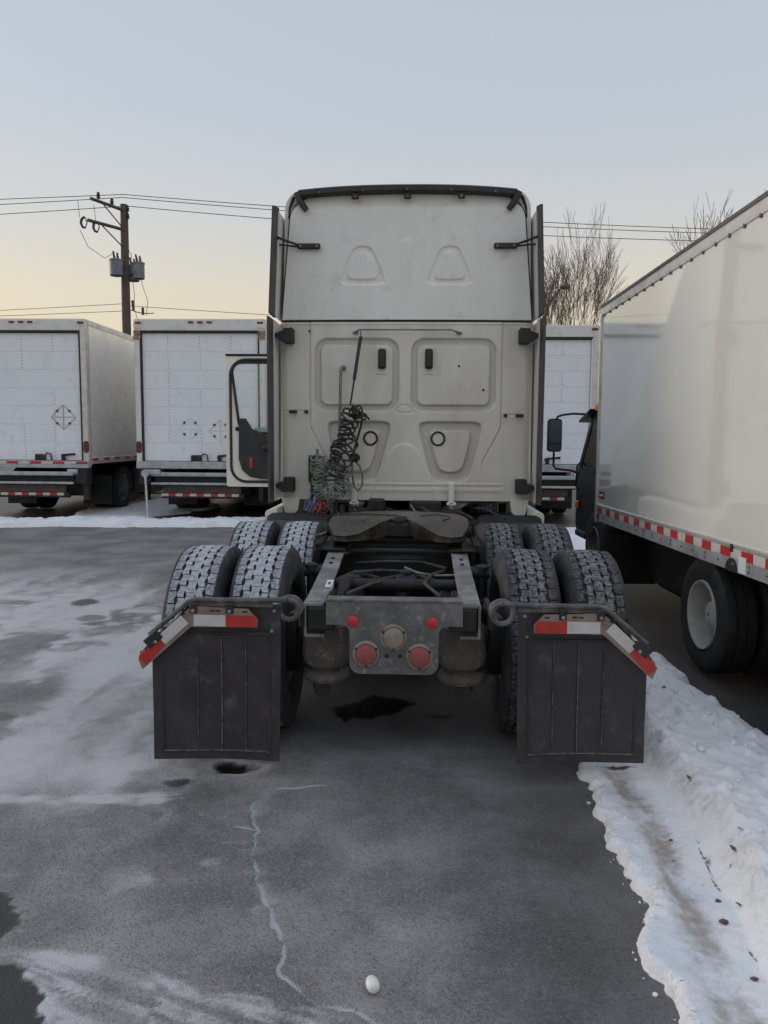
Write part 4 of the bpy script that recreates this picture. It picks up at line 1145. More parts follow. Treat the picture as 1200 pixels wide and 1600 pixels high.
# ---- side extenders: rubber-edged panels standing off the cab sides
for sx in (-1, 1):
    def slab(rows, y0, y1):
        return MB().loft([[(sx * xi_, y1, z), (sx * (xi_ + th), y1, z), (sx * (xi_ + th), y0, z + dz_), (sx * xi_, y0, z + dz_)] for xi_, th, z, dz_ in rows])
    up_ = tp('side_extender', slab([(1.205, 0.02, 2.737, 0.008), (1.19, 0.02, 3.10, 0.0), (1.165, 0.02, 3.72, -0.05)], 6.95, 7.20), 'extender_rubber', label='upper dark side extender panel')
    tp('extender_panel', slab([(1.196, 0.012, 2.737, 0.008), (1.181, 0.012, 3.10, 0.0), (1.156, 0.012, 3.70, -0.03)], 7.16, 7.80), 'cab_paint_clean', up_)
    lo_ = tp('side_extender', slab([(1.220, 0.02, 1.03, 0.01), (1.220, 0.02, 2.715, 0.0)], 6.95, 7.20), 'extender_rubber', label='lower dark side extender panel')
    tp('extender_panel', slab([(1.211, 0.012, 1.04, 0.0), (1.211, 0.012, 2.712, 0.0)], 7.16, 7.80), 'cab_paint_clean', lo_)
    for z0 in (2.515, 1.125):
        tp('extender_bracket', MB().prism([(sx * 1.05, z0 + 0.135), (sx * 1.05, z0), (sx * 1.14, z0 - 0.005), (sx * 1.215, z0 + 0.045), (sx * 1.215, z0 + 0.075)], 7.17, 7.185)
           .box((sx * 1.095, 7.27, z0 + 0.065), (0.10, 0.11, 0.14), 0.01), 'rubber', lo_)
    tp('strap', MB().box((sx * 0.905, 7.275, 3.395), (0.215, 0.03, 0.055), 0.012).tube([(sx * 1.0, 7.265, 3.405), (sx * 1.10, 7.22, 3.43), (sx * 1.172, 7.15, 3.445)], 0.012, 8)
       .tube([(sx * 1.0, 7.27, 3.39), (sx * 1.12, 7.25, 3.40), (sx * 1.17, 7.20, 3.39)], 0.009, 8), 'rubber', up_)
    mb = MB()
    for x_ in (0.83, 0.98): mb.lathe([(0.012, 7.260), (0.010, 7.252), (0.001, 7.251)], (sx * x_, 0, 3.395), 'y', 10, cap=False)
    tpe('bolt', mb, 'bolt_steel', up_)
zl = {-1: 1.885, 1: 1.86}
for sx, xs_ in ((-1, (1.06, 0.935)), (1, (0.94, 1.07))):
    for q, x_ in enumerate(xs_):
        tp('latch', MB().box((sx * x_, 7.285, zl[sx] - 0.008), (0.075 if (abs(x_) > 1) else 0.035, 0.03, 0.03), 0.005), 'black_plastic', wall)

# ---- lower corners, chassis fairings
for sx in (-1, 1):
    tp('cab_sill', MB().loft([[(sx * x, 7.29, z) for x, z in ((1.175, 1.06), (1.0, 1.06), (1.02, 0.94), (1.06, 0.905), (1.12, 0.90), (1.15, 0.93))],
                             [(sx * x, 7.65, z) for x, z in ((1.175, 1.06), (1.0, 1.06), (1.02, 0.94), (1.06, 0.905), (1.12, 0.90), (1.15, 0.93))]]), 'cab_paint_clean')
    tp('chassis_fairing', MB().loft([[(sx * 1.165, y, 0.30), (sx * 1.265, y, 0.30), (sx * 1.275, y, 0.94), (sx * 1.265, y, 0.962), (sx * 1.165, y, 0.985 if y < 8 else 1.0)] for y in (6.98, 7.6, 9.0)]), 'cab_paint_clean')
for x_, y0, mat_ in ((0.445, 1.005, 'cab_paint'), (-0.475, 1.0, 'cab_paint')):
    tp('cab_latch', MB().box((x_, 7.255, 1.115), (0.055, 0.07, 0.21), 0.012).box((x_, 7.25, 1.02), (0.09, 0.06, 0.03), 0.006), mat_)
    tp('latch_rod', MB().tube([(x_, 7.24, 1.0), (x_, 7.2, 0.90)], 0.022, 10), 'pipe_grey')

# ---- wall fittings
for x_ in (-0.22, 0.218):
    v_ = tp('vent', MB().box((x_, 7.270, 2.372), (0.072, 0.04, 0.185), 0.014), 'black_plastic', wall)
    tp('vent_cap', MB().box((x_, 7.246, 2.36), (0.05, 0.012, 0.13), 0.006), 'black_plastic', wall)
for x_ in (-0.325, 0.312):
    tp('plug_ring', MB().lathe([(0.072, 7.318), (0.070, 7.292), (0.060, 7.288), (0.052, 7.294), (0.052, 7.318)], (x_, 0, 1.633), 'y', 32, cap=False), 'black_plastic', wall)
    tp('plug', MB().lathe([(0.052, 7.312), (0.03, 7.308), (0.001, 7.307)], (x_, 0, 1.633), 'y', 24, cap=False), 'cab_paint', wall)
tp('hose_bar', MB().tube([(-0.475, 7.29, 2.615), (-0.45, 7.235, 2.625), (-0.42, 7.22, 2.632), (0.41, 7.22, 2.632), (0.45, 7.235, 2.624), (0.505, 7.29, 2.612)], 0.0075, 8)
   .box((-0.47, 7.285, 2.615), (0.05, 0.03, 0.022), 0.004).box((0.495, 7.285, 2.612), (0.05, 0.03, 0.022), 0.004), 'pipe_grey', wall)
sp = tp('hose_spring', MB().tube([(-0.415, 7.215, 2.565), (-0.425, 7.19, 2.50), (-0.47, 7.15, 2.17)], 0.0165, 10), 'hose_black', wall, label='black sleeved spring holding up the hoses')
tp('spring_rod', MB().tube([(-0.415, 7.22, 2.632), (-0.416, 7.217, 2.565)], 0.005, 6).tube([(-0.47, 7.15, 2.17), (-0.505, 7.13, 1.93)], 0.009, 8), 'hose_black', wall)
tp('stand_pipe', MB().tube([(-0.585, 7.31, 2.29), (-0.59, 7.25, 2.295), (-0.598, 7.225, 2.27), (-0.602, 7.22, 2.20), (-0.612, 7.22, 1.75), (-0.615, 7.21, 1.60)], 0.0145, 10)
   .lathe([(0.026, 7.31), (0.026, 7.29), (0.016, 7.285)], (-0.585, 0, 2.29), 'y', 14), 'pipe_grey', wall)
for (x_, z_) in ((0.50, 2.31), (0.73, 2.09), (-0.905, 2.63)):
    tp('bolt', MB().lathe([(0.011, 7.305), (0.009, 7.297), (0.001, 7.296)], (x_, 0, z_), 'y', 10, cap=False), 'seam_black', wall)
tp('sticker', MB().box((-0.365, 7.3095, 1.432), (0.018, 0.002, 0.045), rot=('Y', rad(35))), 'orange_sticker', wall)

def coil(path, r, turns, tube_r, n_per=14, jit=0.012, flat=0.8, seed=1, r_end=None):
    rng = random.Random(seed)
    P = [Vector(p) for p in path]
    seg = [(P[i + 1] - P[i]).length for i in range(len(P) - 1)]
    tot = sum(seg)
    def at(s):
        d = s * tot
        for i, q in enumerate(seg):
            if d <= q or i == len(seg) - 1:
                t_ = min(1, d / q)
                return P[i].lerp(P[i + 1], t_), (P[i + 1] - P[i]).normalized()
            d -= q
    pts = []
    N = int(turns * n_per)
    rs = [1 + rng.uniform(-0.35, 0.35) for _ in range(int(turns) + 2)]
    tl = [rng.uniform(-0.5, 0.5) for _ in range(int(turns) + 2)]
    for i in range(N + 1):
        s = i / N
        c, t = at(s)
        a = Vector((1, 0, 0)) - t * t.x
        a.normalize(); b_ = t.cross(a)
        w = 2 * math.pi * i / n_per
        k = i / n_per
        kk = int(k); fr = k - kk
        rk = r * (rs[kk] * (1 - fr) + rs[kk + 1] * fr)
        if r_end: rk *= 1 + (r_end - 1) * s
        lt = (tl[kk] * (1 - fr) + tl[kk + 1] * fr)
        b2 = (0.62 * b_ + 0.55 * t)
        pts.append(c + rk * (math.cos(w) * a + math.sin(w) * b2) + t * (lt * rk * math.cos(w) + rng.uniform(-jit, jit) * 0.2))
    return MB().tube(pts, tube_r, 7)
tp('black_hose', coil([(-0.49, 7.10, 1.90), (-0.53, 7.08, 1.70), (-0.56, 7.05, 1.52), (-0.62, 7.03, 1.36), (-0.66, 7.0, 1.24)], 0.095, 12, 0.0095, seed=4), 'hose_black')
tp('black_hose', coil([(-0.50, 7.12, 1.885), (-0.42, 7.12, 1.86), (-0.40, 7.12, 1.80)], 0.055, 6, 0.010, seed=9), 'hose_black')
tp('black_hose', coil([(-0.52, 7.10, 1.80), (-0.58, 7.08, 1.60), (-0.64, 7.05, 1.42)], 0.05, 7, 0.009, seed=19), 'hose_black')
tp('power_cord', MB().tube([(-0.43, 7.13, 1.86), (-0.395, 7.13, 1.815), (-0.40, 7.13, 1.76), (-0.46, 7.14, 1.55), (-0.48, 7.16, 1.47)], 0.0105, 8), 'hose_black')
tp('cord_plug', MB().lathe([(0.02, -0.05), (0.036, -0.045), (0.042, -0.02), (0.042, 0.03), (0.028, 0.04), (0.02, 0.055)], (-0.468, 7.14, 1.452), 'x', 14), 'black_plastic')
tp('cord_loop', MB().tube([(-0.488, 7.15, 1.43), (-0.485, 7.15, 1.30), (-0.47, 7.15, 1.19), (-0.43, 7.15, 1.14), (-0.39, 7.15, 1.20), (-0.39, 7.15, 1.30), (-0.42, 7.15, 1.38), (-0.47, 7.15, 1.43)], 0.009, 8), 'hose_green')
tp('green_hose', coil([(-0.80, 7.06, 1.46), (-0.795, 7.05, 1.34), (-0.78, 7.04, 1.22), (-0.75, 7.02, 1.14)], 0.055, 12, 0.0085, seed=5), 'hose_green')
tp('green_hose', coil([(-0.78, 7.02, 1.16), (-0.70, 7.0, 1.10), (-0.63, 7.0, 1.11), (-0.575, 7.02, 1.19), (-0.55, 7.05, 1.33)], 0.058, 16, 0.0085, seed=6), 'hose_green')
tp('green_hose', coil([(-0.55, 7.06, 1.33), (-0.64, 7.06, 1.36), (-0.72, 7.08, 1.40)], 0.045, 7, 0.0085, seed=12), 'hose_green')
tp('hose_end', MB().tube([(-0.80, 7.06, 1.42), (-0.805, 7.08, 1.53)], 0.014, 8), 'hose_green')
tp('blue_hose', coil([(-0.90, 7.0, 1.02), (-0.83, 6.99, 1.0), (-0.77, 6.98, 1.03)], 0.062, 5, 0.0085, seed=7), 'hose_blue')
tp('red_hose', coil([(-0.83, 6.99, 1.01), (-0.77, 6.98, 0.99), (-0.73, 6.97, 1.03)], 0.060, 4, 0.0085, seed=8), 'hose_red')
tp('purple_hose', MB().tube([(-0.86, 7.0, 1.10), (-0.80, 7.0, 1.16), (-0.74, 7.02, 1.24), (-0.66, 7.05, 1.34)], 0.008, 8), 'hose_blue')
tp('connector_box', MB().box((-0.872, 7.20, 1.335), (0.06, 0.07, 0.24), 0.012).box((-0.84, 7.2, 1.46), (0.12, 0.05, 0.02), 0.005).tube([(-0.87, 7.18, 1.22), (-0.86, 7.14, 1.10), (-0.87, 7.1, 1.04)], 0.016, 8), 'black_plastic')

# ---- open driver's door, left of the cab
door = holder('door', tractor, (0, 0, 0))
def tpd(name, mb, mat, parent):
    mb.v = [((x - 0.11) * 0.925 + 0.11 if x < -1.3 else x, y - 0.75, 1.65 + (z - 1.65) * 0.925) for x, y, z in mb.v]
    return tp(name, mb, mat, parent)
DY = 9.95
def dpt(x): return -x           # door runs outwards to the left
def ring2(o, i, y0, y1):
    """flat frame between an outer and an inner outline with the same number of points"""
    nn_ = len(o); mb = MB()
    vs = [(x, y0, z) for x, z in o] + [(x, y0, z) for x, z in i] + [(x, y1, z) for x, z in o] + [(x, y1, z) for x, z in i]
    fs = []
    for k in range(nn_):
        q = (k + 1) % nn_
        fs += [(k, q, nn_ + q, nn_ + k), (2 * nn_ + k, 3 * nn_ + k, 3 * nn_ + q, 2 * nn_ + q), (k, 2 * nn_ + k, 2 * nn_ + q, q), (nn_ + k, nn_ + q, 3 * nn_ + q, 3 * nn_ + k)]
    return mb.add(vs, fs)
x0, x1 = -2.365, -1.22
def dpoly(lx, rx, zb, zt, r, n=6):
    out = [(rx, zb), (rx, zt)]
    for k in range(n + 1):
        w = rad(90 + 90 * k / n); out.append((lx + r + r * math.cos(w), zt - r + r * math.sin(w)))
    for k in range(n + 1):
        w = rad(180 + 90 * k / n); out.append((lx + r + r * math.cos(w), zb + r + r * math.sin(w)))
    return out
outer = dpoly(x0, x1, 0.985, 2.665, 0.03)
win = dpoly(-2.275, x1 - 0.0001, 1.68, 2.585, 0.14)
# window opening slants: lower corner further in
win = [(x + (0.10 * (2.45 - z) / 0.8 if x < -1.6 else 0), z) for x, z in win]
tpd('door_shell', ring2(outer, win, DY, DY + 0.09), 'cab_paint_clean', door)
seal = dpoly(-2.30, -1.23, 1.05, 2.62, 0.20)
tpd('door_seal', MB().tube([(x, DY - 0.006, z) for x, z in seal[1:]] + [(seal[0][0], DY - 0.006, seal[0][1])], 0.018, 8), 'seam_black', door)
tpd('window_frame', MB().tube([(x, DY - 0.004, z) for x, z in win], 0.018, 8, closed=True), 'seam_black', door)
tpd('glass', MB().box(((x0 + x1) / 2 + 0.06, DY + 0.05, 2.13), (1.02, 0.006, 0.98)), 'window_glass', door)
trim = [(-1.225, 1.09), (-1.225, 1.60), (-1.55, 1.615), (-1.85, 1.66), (-2.02, 1.74), (-2.10, 1.87), (-2.185, 1.87), (-2.195, 1.35), (-2.15, 1.20), (-2.05, 1.115), (-1.9, 1.09)]
tpd('door_trim', MB().prism(trim[::-1], DY - 0.035, DY - 0.004), 'door_trim', door)
tpd('window_ledge', MB().box((-1.62, DY + 0.02, 1.71), (0.75, 0.05, 0.09), 0.01), 'green_glass', door)
tpd('arm_rest', MB().box((-1.60, DY - 0.07, 1.50), (0.55, 0.08, 0.09), 0.03), 'door_trim', door)
tpd('grab_handle', MB().tube([(-1.5, DY - 0.03, 1.70), (-1.48, DY - 0.10, 1.65), (-1.46, DY - 0.10, 1.48), (-1.47, DY - 0.03, 1.42)], 0.018, 8), 'pipe_grey', door)
tpd('door_reflector', MB().box((-2.035, DY - 0.037, 1.30), (0.035, 0.008, 0.13), 0.004), 'reflector_red', door)
tpd('door_latch', MB().box((-2.215, DY - 0.012, 1.735), (0.05, 0.03, 0.05), 0.01).lathe([(0.018, DY - 0.03), (0.016, DY - 0.035)], (-2.215, 0, 1.735), 'y', 10), 'seam_black', door)
tpd('rain_strip', MB().box(((x0 + x1) / 2, DY + 0.03, 2.682), (1.14, 0.10, 0.026), 0.006), 'seam_black', door)

# ================================================================== BOX TRUCKS IN THE BACK ROW
def piece(name, me, mat, parent, loc, rot=None):
    return link(name, me, mat, parent, loc, rot)
_shared = {}
def shared(key, fn):
    if key not in _shared: _shared[key] = fn().mesh(key)
    return _shared[key]
def small_wheel(parent, x, y, R, wd, sg, rim_mat, name='wheel', deep=0.10, z=None):
    w = holder(name, parent, (x, y, R if z is None else z))
    key = 'tyre_%.2f_%.2f' % (R, wd)
    def ty():
        h = wd / 2
        ri = R * 0.60
        prof = [(ri, -h * 0.75), (ri * 1.04, -h * 0.9), (R * 0.80, -h), (R * 0.93, -h * 0.95), (R * 0.985, -h * 0.80), (R, -h * 0.6), (R, -h * 0.32), (R - 0.012, -h * 0.30), (R - 0.012, -h * 0.22), (R, -h * 0.2)]
        prof = prof + [(r, -x_) for r, x_ in prof[::-1]]
        return MB().lathe(prof, (0, 0, 0), 'x', 48, cap=False)
    link('tyre', shared(key, ty), 'tyre_black', w)
    key2 = 'rim_%.2f_%d_%.2f' % (R, sg, deep)
    link('rim', shared(key2, lambda: rim_mb(R * 0.60, deep, sg)), rim_mat, w)
    return w

def box_truck(label, loc, rotz, tape_sill, rusty, stake, top, width, length, placards, group, half_only=False, open_rows=7):
    W, H = width / 2, top
    fl = 1.13                                   # floor of the box
    t = thing('box_truck', label, 'truck', loc, (0, 0, rotz), group)
    P = lambda nm, mb, mat, par=None, lab=None: part(nm, mb, mat, par or t, label=lab)
    # box
    for sx in (-1, 1):
        P('side_wall', MB().box((sx * (W - 0.015), length / 2 + 0.06, (fl + H) / 2 - 0.01), (0.03, length - 0.12, H - fl - 0.16)), 'side_silver')
        P('top_rail', MB().box((sx * (W - 0.02), length / 2 + 0.06, H - 0.06), (0.055, length - 0.12, 0.115), 0.012), 'aluminium')
        P('bottom_rail', MB().box((sx * (W - 0.018), length / 2 + 0.06, fl + 0.01), (0.05, length - 0.12, 0.13), 0.008), 'aluminium')
        k = 0
        y = 0.12
        while y < length - 0.2:
            piece('red_tape' if k % 2 == 0 else 'white_tape', shared('side_tape_%d' % (k % 2), lambda: MB().box((0, 0, 0), (0.004, 0.28, 0.05))), 'tape_red' if k % 2 == 0 else 'tape_white', t, (sx * (W + 0.009), y + 0.14, fl + 0.03))
            y += 0.285; k += 1
    P('roof', MB().box((0, length / 2, H - 0.004), (width - 0.05, length - 0.02, 0.02)), 'truck_white')
    P('front_wall', MB().box((0, length - 0.02, (fl + H) / 2), (width - 0.06, 0.04, H - fl)), 'truck_white')
    P('floor', MB().box((0, length / 2, fl - 0.02), (width - 0.1, length - 0.1, 0.08)), 'truck_black')
    # rear frame
    for sx in (-1, 1):
        post = P('corner_post', MB().prism([(sx * W, 0.10), (sx * W, 0.03), (sx * (W - 0.02), 0.0), (sx * (W - 0.12), 0.0), (sx * (W - 0.12), 0.10)], fl - 0.10, H - 0.005, 'z'), 'frame_white' if rusty else 'aluminium')
        P('tail_lamp', MB().prism(rrect(0.040, fl + 0.18, fl + 0.38, 0.039, 6, sx * (W - 0.06)), -0.012, 0.004), 'marker_red', post)
        P('lamp_frame', MB().prism(rrect(0.052, fl + 0.165, fl + 0.395, 0.051, 6, sx * (W - 0.06)), -0.006, 0.003), 'seam_black', post)
        if rusty:
            P('rusty_corner', MB().box((sx * (W - 0.07), -0.004, H - 0.30), (0.135, 0.012, 0.17), 0.003), 'rust', post)
            P('corner_cap', MB().box((sx * (W - 0.09), -0.006, H - 0.10), (0.17, 0.014, 0.14), 0.003), 'aluminium', post)
        P('corner_marker', MB().box((sx * (W - 0.10), -0.016, H - 0.07), (0.115, 0.02, 0.04), 0.006), 'marker_red', post)
        P('door_track', MB().box((sx * (W - 0.135), 0.02, (fl + H) / 2 - 0.1), (0.03, 0.05, H - fl - 0.25)), 'seam_black' if open_rows < 8 else 'frame_white')
    hd = P('header', MB().box((0, 0.05, H - 0.11), (width - 0.24, 0.10, 0.21), 0.006), 'frame_white')
    P('header_seal', MB().box((0, 0.012, H - 0.235), (width - 0.26, 0.04, 0.04)), 'seam_black')
    for k in (-1, 0, 1):
        P('marker_lamp', MB().box((0.18 * k + 0.02, -0.012, H - 0.06), (0.105, 0.024, 0.036), 0.008), 'marker_red', hd)
    # roll-up door of separate panels
    dr = P('door_backing', MB().box((0, 0.085, (fl + H) / 2 - 0.10), (width - 0.30, 0.02, H - fl - 0.28)), 'rim_dark')
    zb_, zt_ = fl + 0.02, H - 0.262
    ph = (zt_ - zb_) / open_rows
    for k in range(open_rows):
        o = P('door_panel', MB().box((0, 0.060, zb_ + (k + 0.5) * ph), (width - 0.31, 0.032, ph - 0.0025), 0.002), 'truck_white', dr)
    rng = random.Random(sum(map(ord, label)) % 997)
    for xk in (-0.62, 0.0, 0.60):
        for k in range(open_rows):
            if rng.random() < 0.25: continue
            mb = MB()
            for q in range(5):
                mb.lathe([(0.009, 0.044), (0.007, 0.039), (0.001, 0.039)], (xk + rng.uniform(-0.01, 0.01), 0, zb_ + (k + 0.12 + 0.18 * q) * ph), 'y', 6, cap=False)
            o = P('hinge_bolts', mb, 'rail_dark', dr); o['kind'] = 'stuff'
    for (px, pz, s, mat) in placards:
        f = MB()
        c = [(px, pz + s), (px + s, pz), (px, pz - s), (px - s, pz)]
        pl = None
        for (a, b_) in zip(c, c[1:] + c[:1]):
            mx, mz = (a[0] + b_[0]) / 2, (a[1] + b_[1]) / 2
            an = math.atan2(b_[1] - a[1], b_[0] - a[0])
            bar = P('placard_bar', MB().box((mx, 0.040, mz), (s * 1.38, 0.010, 0.014), 0.003, rot=('Y', -an)), mat, dr)
            P('placard_clip', MB().box((mx, 0.032, mz), (0.05, 0.012, 0.04), 0.004, rot=('Y', -an)), 'rail_dark', dr)
        P('placard_post', MB().box((px, 0.041, pz), (0.020, 0.008, s * 1.9), 0.002), mat, dr)
        P('placard_post', MB().box((px, 0.0415, pz), (s * 1.8, 0.007, 0.016), 0.002), mat, dr)
    # sill, latch and tape
    sl = P('sill', MB().box((0, 0.02, fl - 0.06), (width - 0.02, 0.12, 0.14), 0.008), 'aluminium_dull')
    if tape_sill:
        n_ = 11
        w_ = (width - 0.05) / n_
        for k in range(n_):
            piece('red_tape' if k % 2 == 0 else 'white_tape', shared('sill_tape_%d_%.3f' % (k % 2, w_), lambda: MB().box((0, 0, 0), (w_ - 0.004, 0.004, 0.05))), 'tape_red' if k % 2 == 0 else 'tape_white', sl,
                  (-width / 2 + 0.025 + (k + 0.5) * w_, -0.043, fl - 0.028))
    lx = 0.30 if tape_sill else -0.10
    P('door_lock', MB().box((lx, 0.02, fl + 0.07), (0.20, 0.06, 0.13), 0.012), 'truck_black', dr)
    P('lock_lever', MB().tube([(lx + 0.05, 0.0, fl + 0.08), (lx + 0.16, -0.02, fl + 0.16), (lx + 0.22, -0.02, fl + 0.14), (lx + 0.24, -0.02, fl + 0.02)], 0.018, 8), 'rail_dark', dr)
    P('grab_strap', MB().tube([(lx + 0.42, 0.03, fl + 0.10), (lx + 0.47, -0.02, fl + 0.12), (lx + 0.70, -0.02, fl + 0.14)], 0.022, 8).box((lx + 0.46, 0.0, fl + 0.07), (0.07, 0.05, 0.14), 0.01), 'truck_black', dr)
    # lift gate and bumper
    lg = P('lift_gate', MB().box((0, -0.03, fl - 0.24), (width * 0.76, 0.10, 0.075), 0.012), 'aluminium_dull')
    P('gate_edge', MB().box((0, -0.05, fl - 0.42), (width * 0.76, 0.08, 0.045), 0.010), 'aluminium_dull', lg)
    P('gate_panel', MB().box((0, 0.06, fl - 0.34), (width * 0.74, 0.06, 0.26), 0.01), 'truck_black', lg)
    P('gate_brown_panel', MB().box((0, 0.07, fl - 0.53), (width * 0.60, 0.06, 0.16), 0.01), 'gate_brown', lg)
    for sx in (-1, 1):
        P('gate_arm', MB().box((sx * (W - 0.17), 0.10, fl - 0.27), (0.24, 0.26, 0.34), 0.02), 'truck_black', lg)
        P('gate_motor', MB().tube([(sx * (W - 0.42), -0.02, fl - 0.20), (sx * (W - 0.22), -0.02, fl - 0.20)], 0.055, 12), 'aluminium_dull', lg)
        P('frame_foot', MB().box((sx * (W - 0.14), 0.18, fl - 0.58), (0.09, 0.12, 0.36), 0.01), 'truck_black', lg)
    bm_ = P('bumper_bar', MB().box((0, 0.12, 0.47), (width * 0.64, 0.10, 0.11), 0.01), 'truck_black', lg)
    n_ = 11
    w_ = width * 0.60 / n_
    for k in range(n_):
        piece('white_tape' if k % 2 == 0 else 'red_tape', shared('bump_tape_%d_%.3f' % (k % 2, w_), lambda: MB().box((0, 0, 0), (w_ - 0.003, 0.004, 0.055))), 'tape_white' if k % 2 == 0 else 'tape_red', lg,
              (-width * 0.30 + (k + 0.5) * w_ - 0.05, 0.067, 0.485))
    if stake:
        P('hand_crank', MB().box((-W + 0.33, -0.08, fl - 0.20), (0.34, 0.10, 0.10), 0.02).lathe([(0.07, -0.17), (0.08, -0.15), (0.08, -0.12), (0.03, -0.11)], (-W + 0.22, 0, fl - 0.22), 'y', 14), 'aluminium_dull', lg)
        P('support_leg', MB().tube([(-W + 0.22, -0.15, fl - 0.22), (-W + 0.23, -0.15, 0.7), (-W + 0.26, -0.16, 0.02)], [0.028, 0.022, 0.018], 10), 'aluminium', lg)
    # running gear
    for sx in (-1, 1):
        P('frame_rail', MB().box((sx * 0.42, length / 2 + 0.5, 0.86), (0.08, length, 0.26)), 'truck_black')
        for xo in (0.99, 0.66):
            small_wheel(t, sx * (xo if W > 1.2 else xo - 0.05), 2.2, 0.49, 0.27, sx, 'rim_dark')
        small_wheel(t, sx * 0.98, length + 0.9, 0.49, 0.27, sx, 'rim_dark')
        P('mud_flap', MB().box((sx * 0.82, 1.45, 0.48), (0.62, 0.015, 0.62)), 'truck_black')
    P('axle', MB().tube([(-0.95, 2.2, 0.49), (0.95, 2.2, 0.49)], 0.09, 12).add([], []), 'truck_black')
    P('fuel_tank', MB().box((0, length * 0.62, 0.56), (2.2, 1.3, 0.72), 0.08), 'truck_black')  # oversized to full width to block light under the truck
    P('battery_box', MB().box((0, length * 0.45, 0.60), (2.2, 0.8, 0.64), 0.06), 'truck_black')  # full-width bulk added to block light under the floor
    P('rear_light_block', MB().box((0, 1.15, 0.66), (1.5, 0.5, 0.55), 0.05), 'truck_black')  # added bulk, keeps light out under the tail
    P('front_light_block', MB().box((0, length + 0.3, 0.50), (2.35, 0.25, 0.88), 0.05), 'truck_black')  # added to stop light coming in under the truck from the front
    cabm = MB().loft([[(x, y, z) for x, z in rrect(1.1 - d_, 0.65, zt2, 0.16, 5)] for y, zt2, d_ in ((length + 0.05, 2.35, 0.05), (length + 1.1, 2.45, 0.0), (length + 1.5, 1.75, 0.0), (length + 2.3, 1.55, 0.1))])
    P('cab', cabm, 'frame_white')
    P('windscreen', MB().loft([[(-0.9, length + 1.16, 2.36), (0.9, length + 1.16, 2.36), (0.9, length + 1.14, 2.33), (-0.9, length + 1.14, 2.33)], [(-0.95, length + 1.52, 1.83), (0.95, length + 1.52, 1.83), (0.95, length + 1.5, 1.80), (-0.95, length + 1.5, 1.80)]]), 'dark_glass')
    return t
grp = 'box trucks parked in the back row'
box_truck('white box truck at the far left with silver side and striped sill', (-7.60, 14.65, 0), 0.010, True, False, False, 3.84, 2.55, 7.3, [(0.77, 1.98, 0.24, 'aluminium_dull')], grp)
box_truck('white box truck with rusty door corners behind the open cab door', (-4.165, 14.75, 0), 0.0, False, True, True, 3.85, 2.55, 6.8,
          [(-0.22, 1.78, 0.22, 'truck_white'), (0.37, 1.74, 0.22, 'frame_white')], grp)
box_truck('white box truck directly ahead of the tractor, hidden behind its cab', (-0.86, 14.75, 0), 0.0, False, False, False, 3.80, 2.50, 6.8, [], grp)
box_truck('white box truck behind the tractor, partly hidden by the cab at its left', (2.13, 14.75, 0), -0.004, False, False, False, 3.74, 2.55, 6.8, [], grp, open_rows=8)

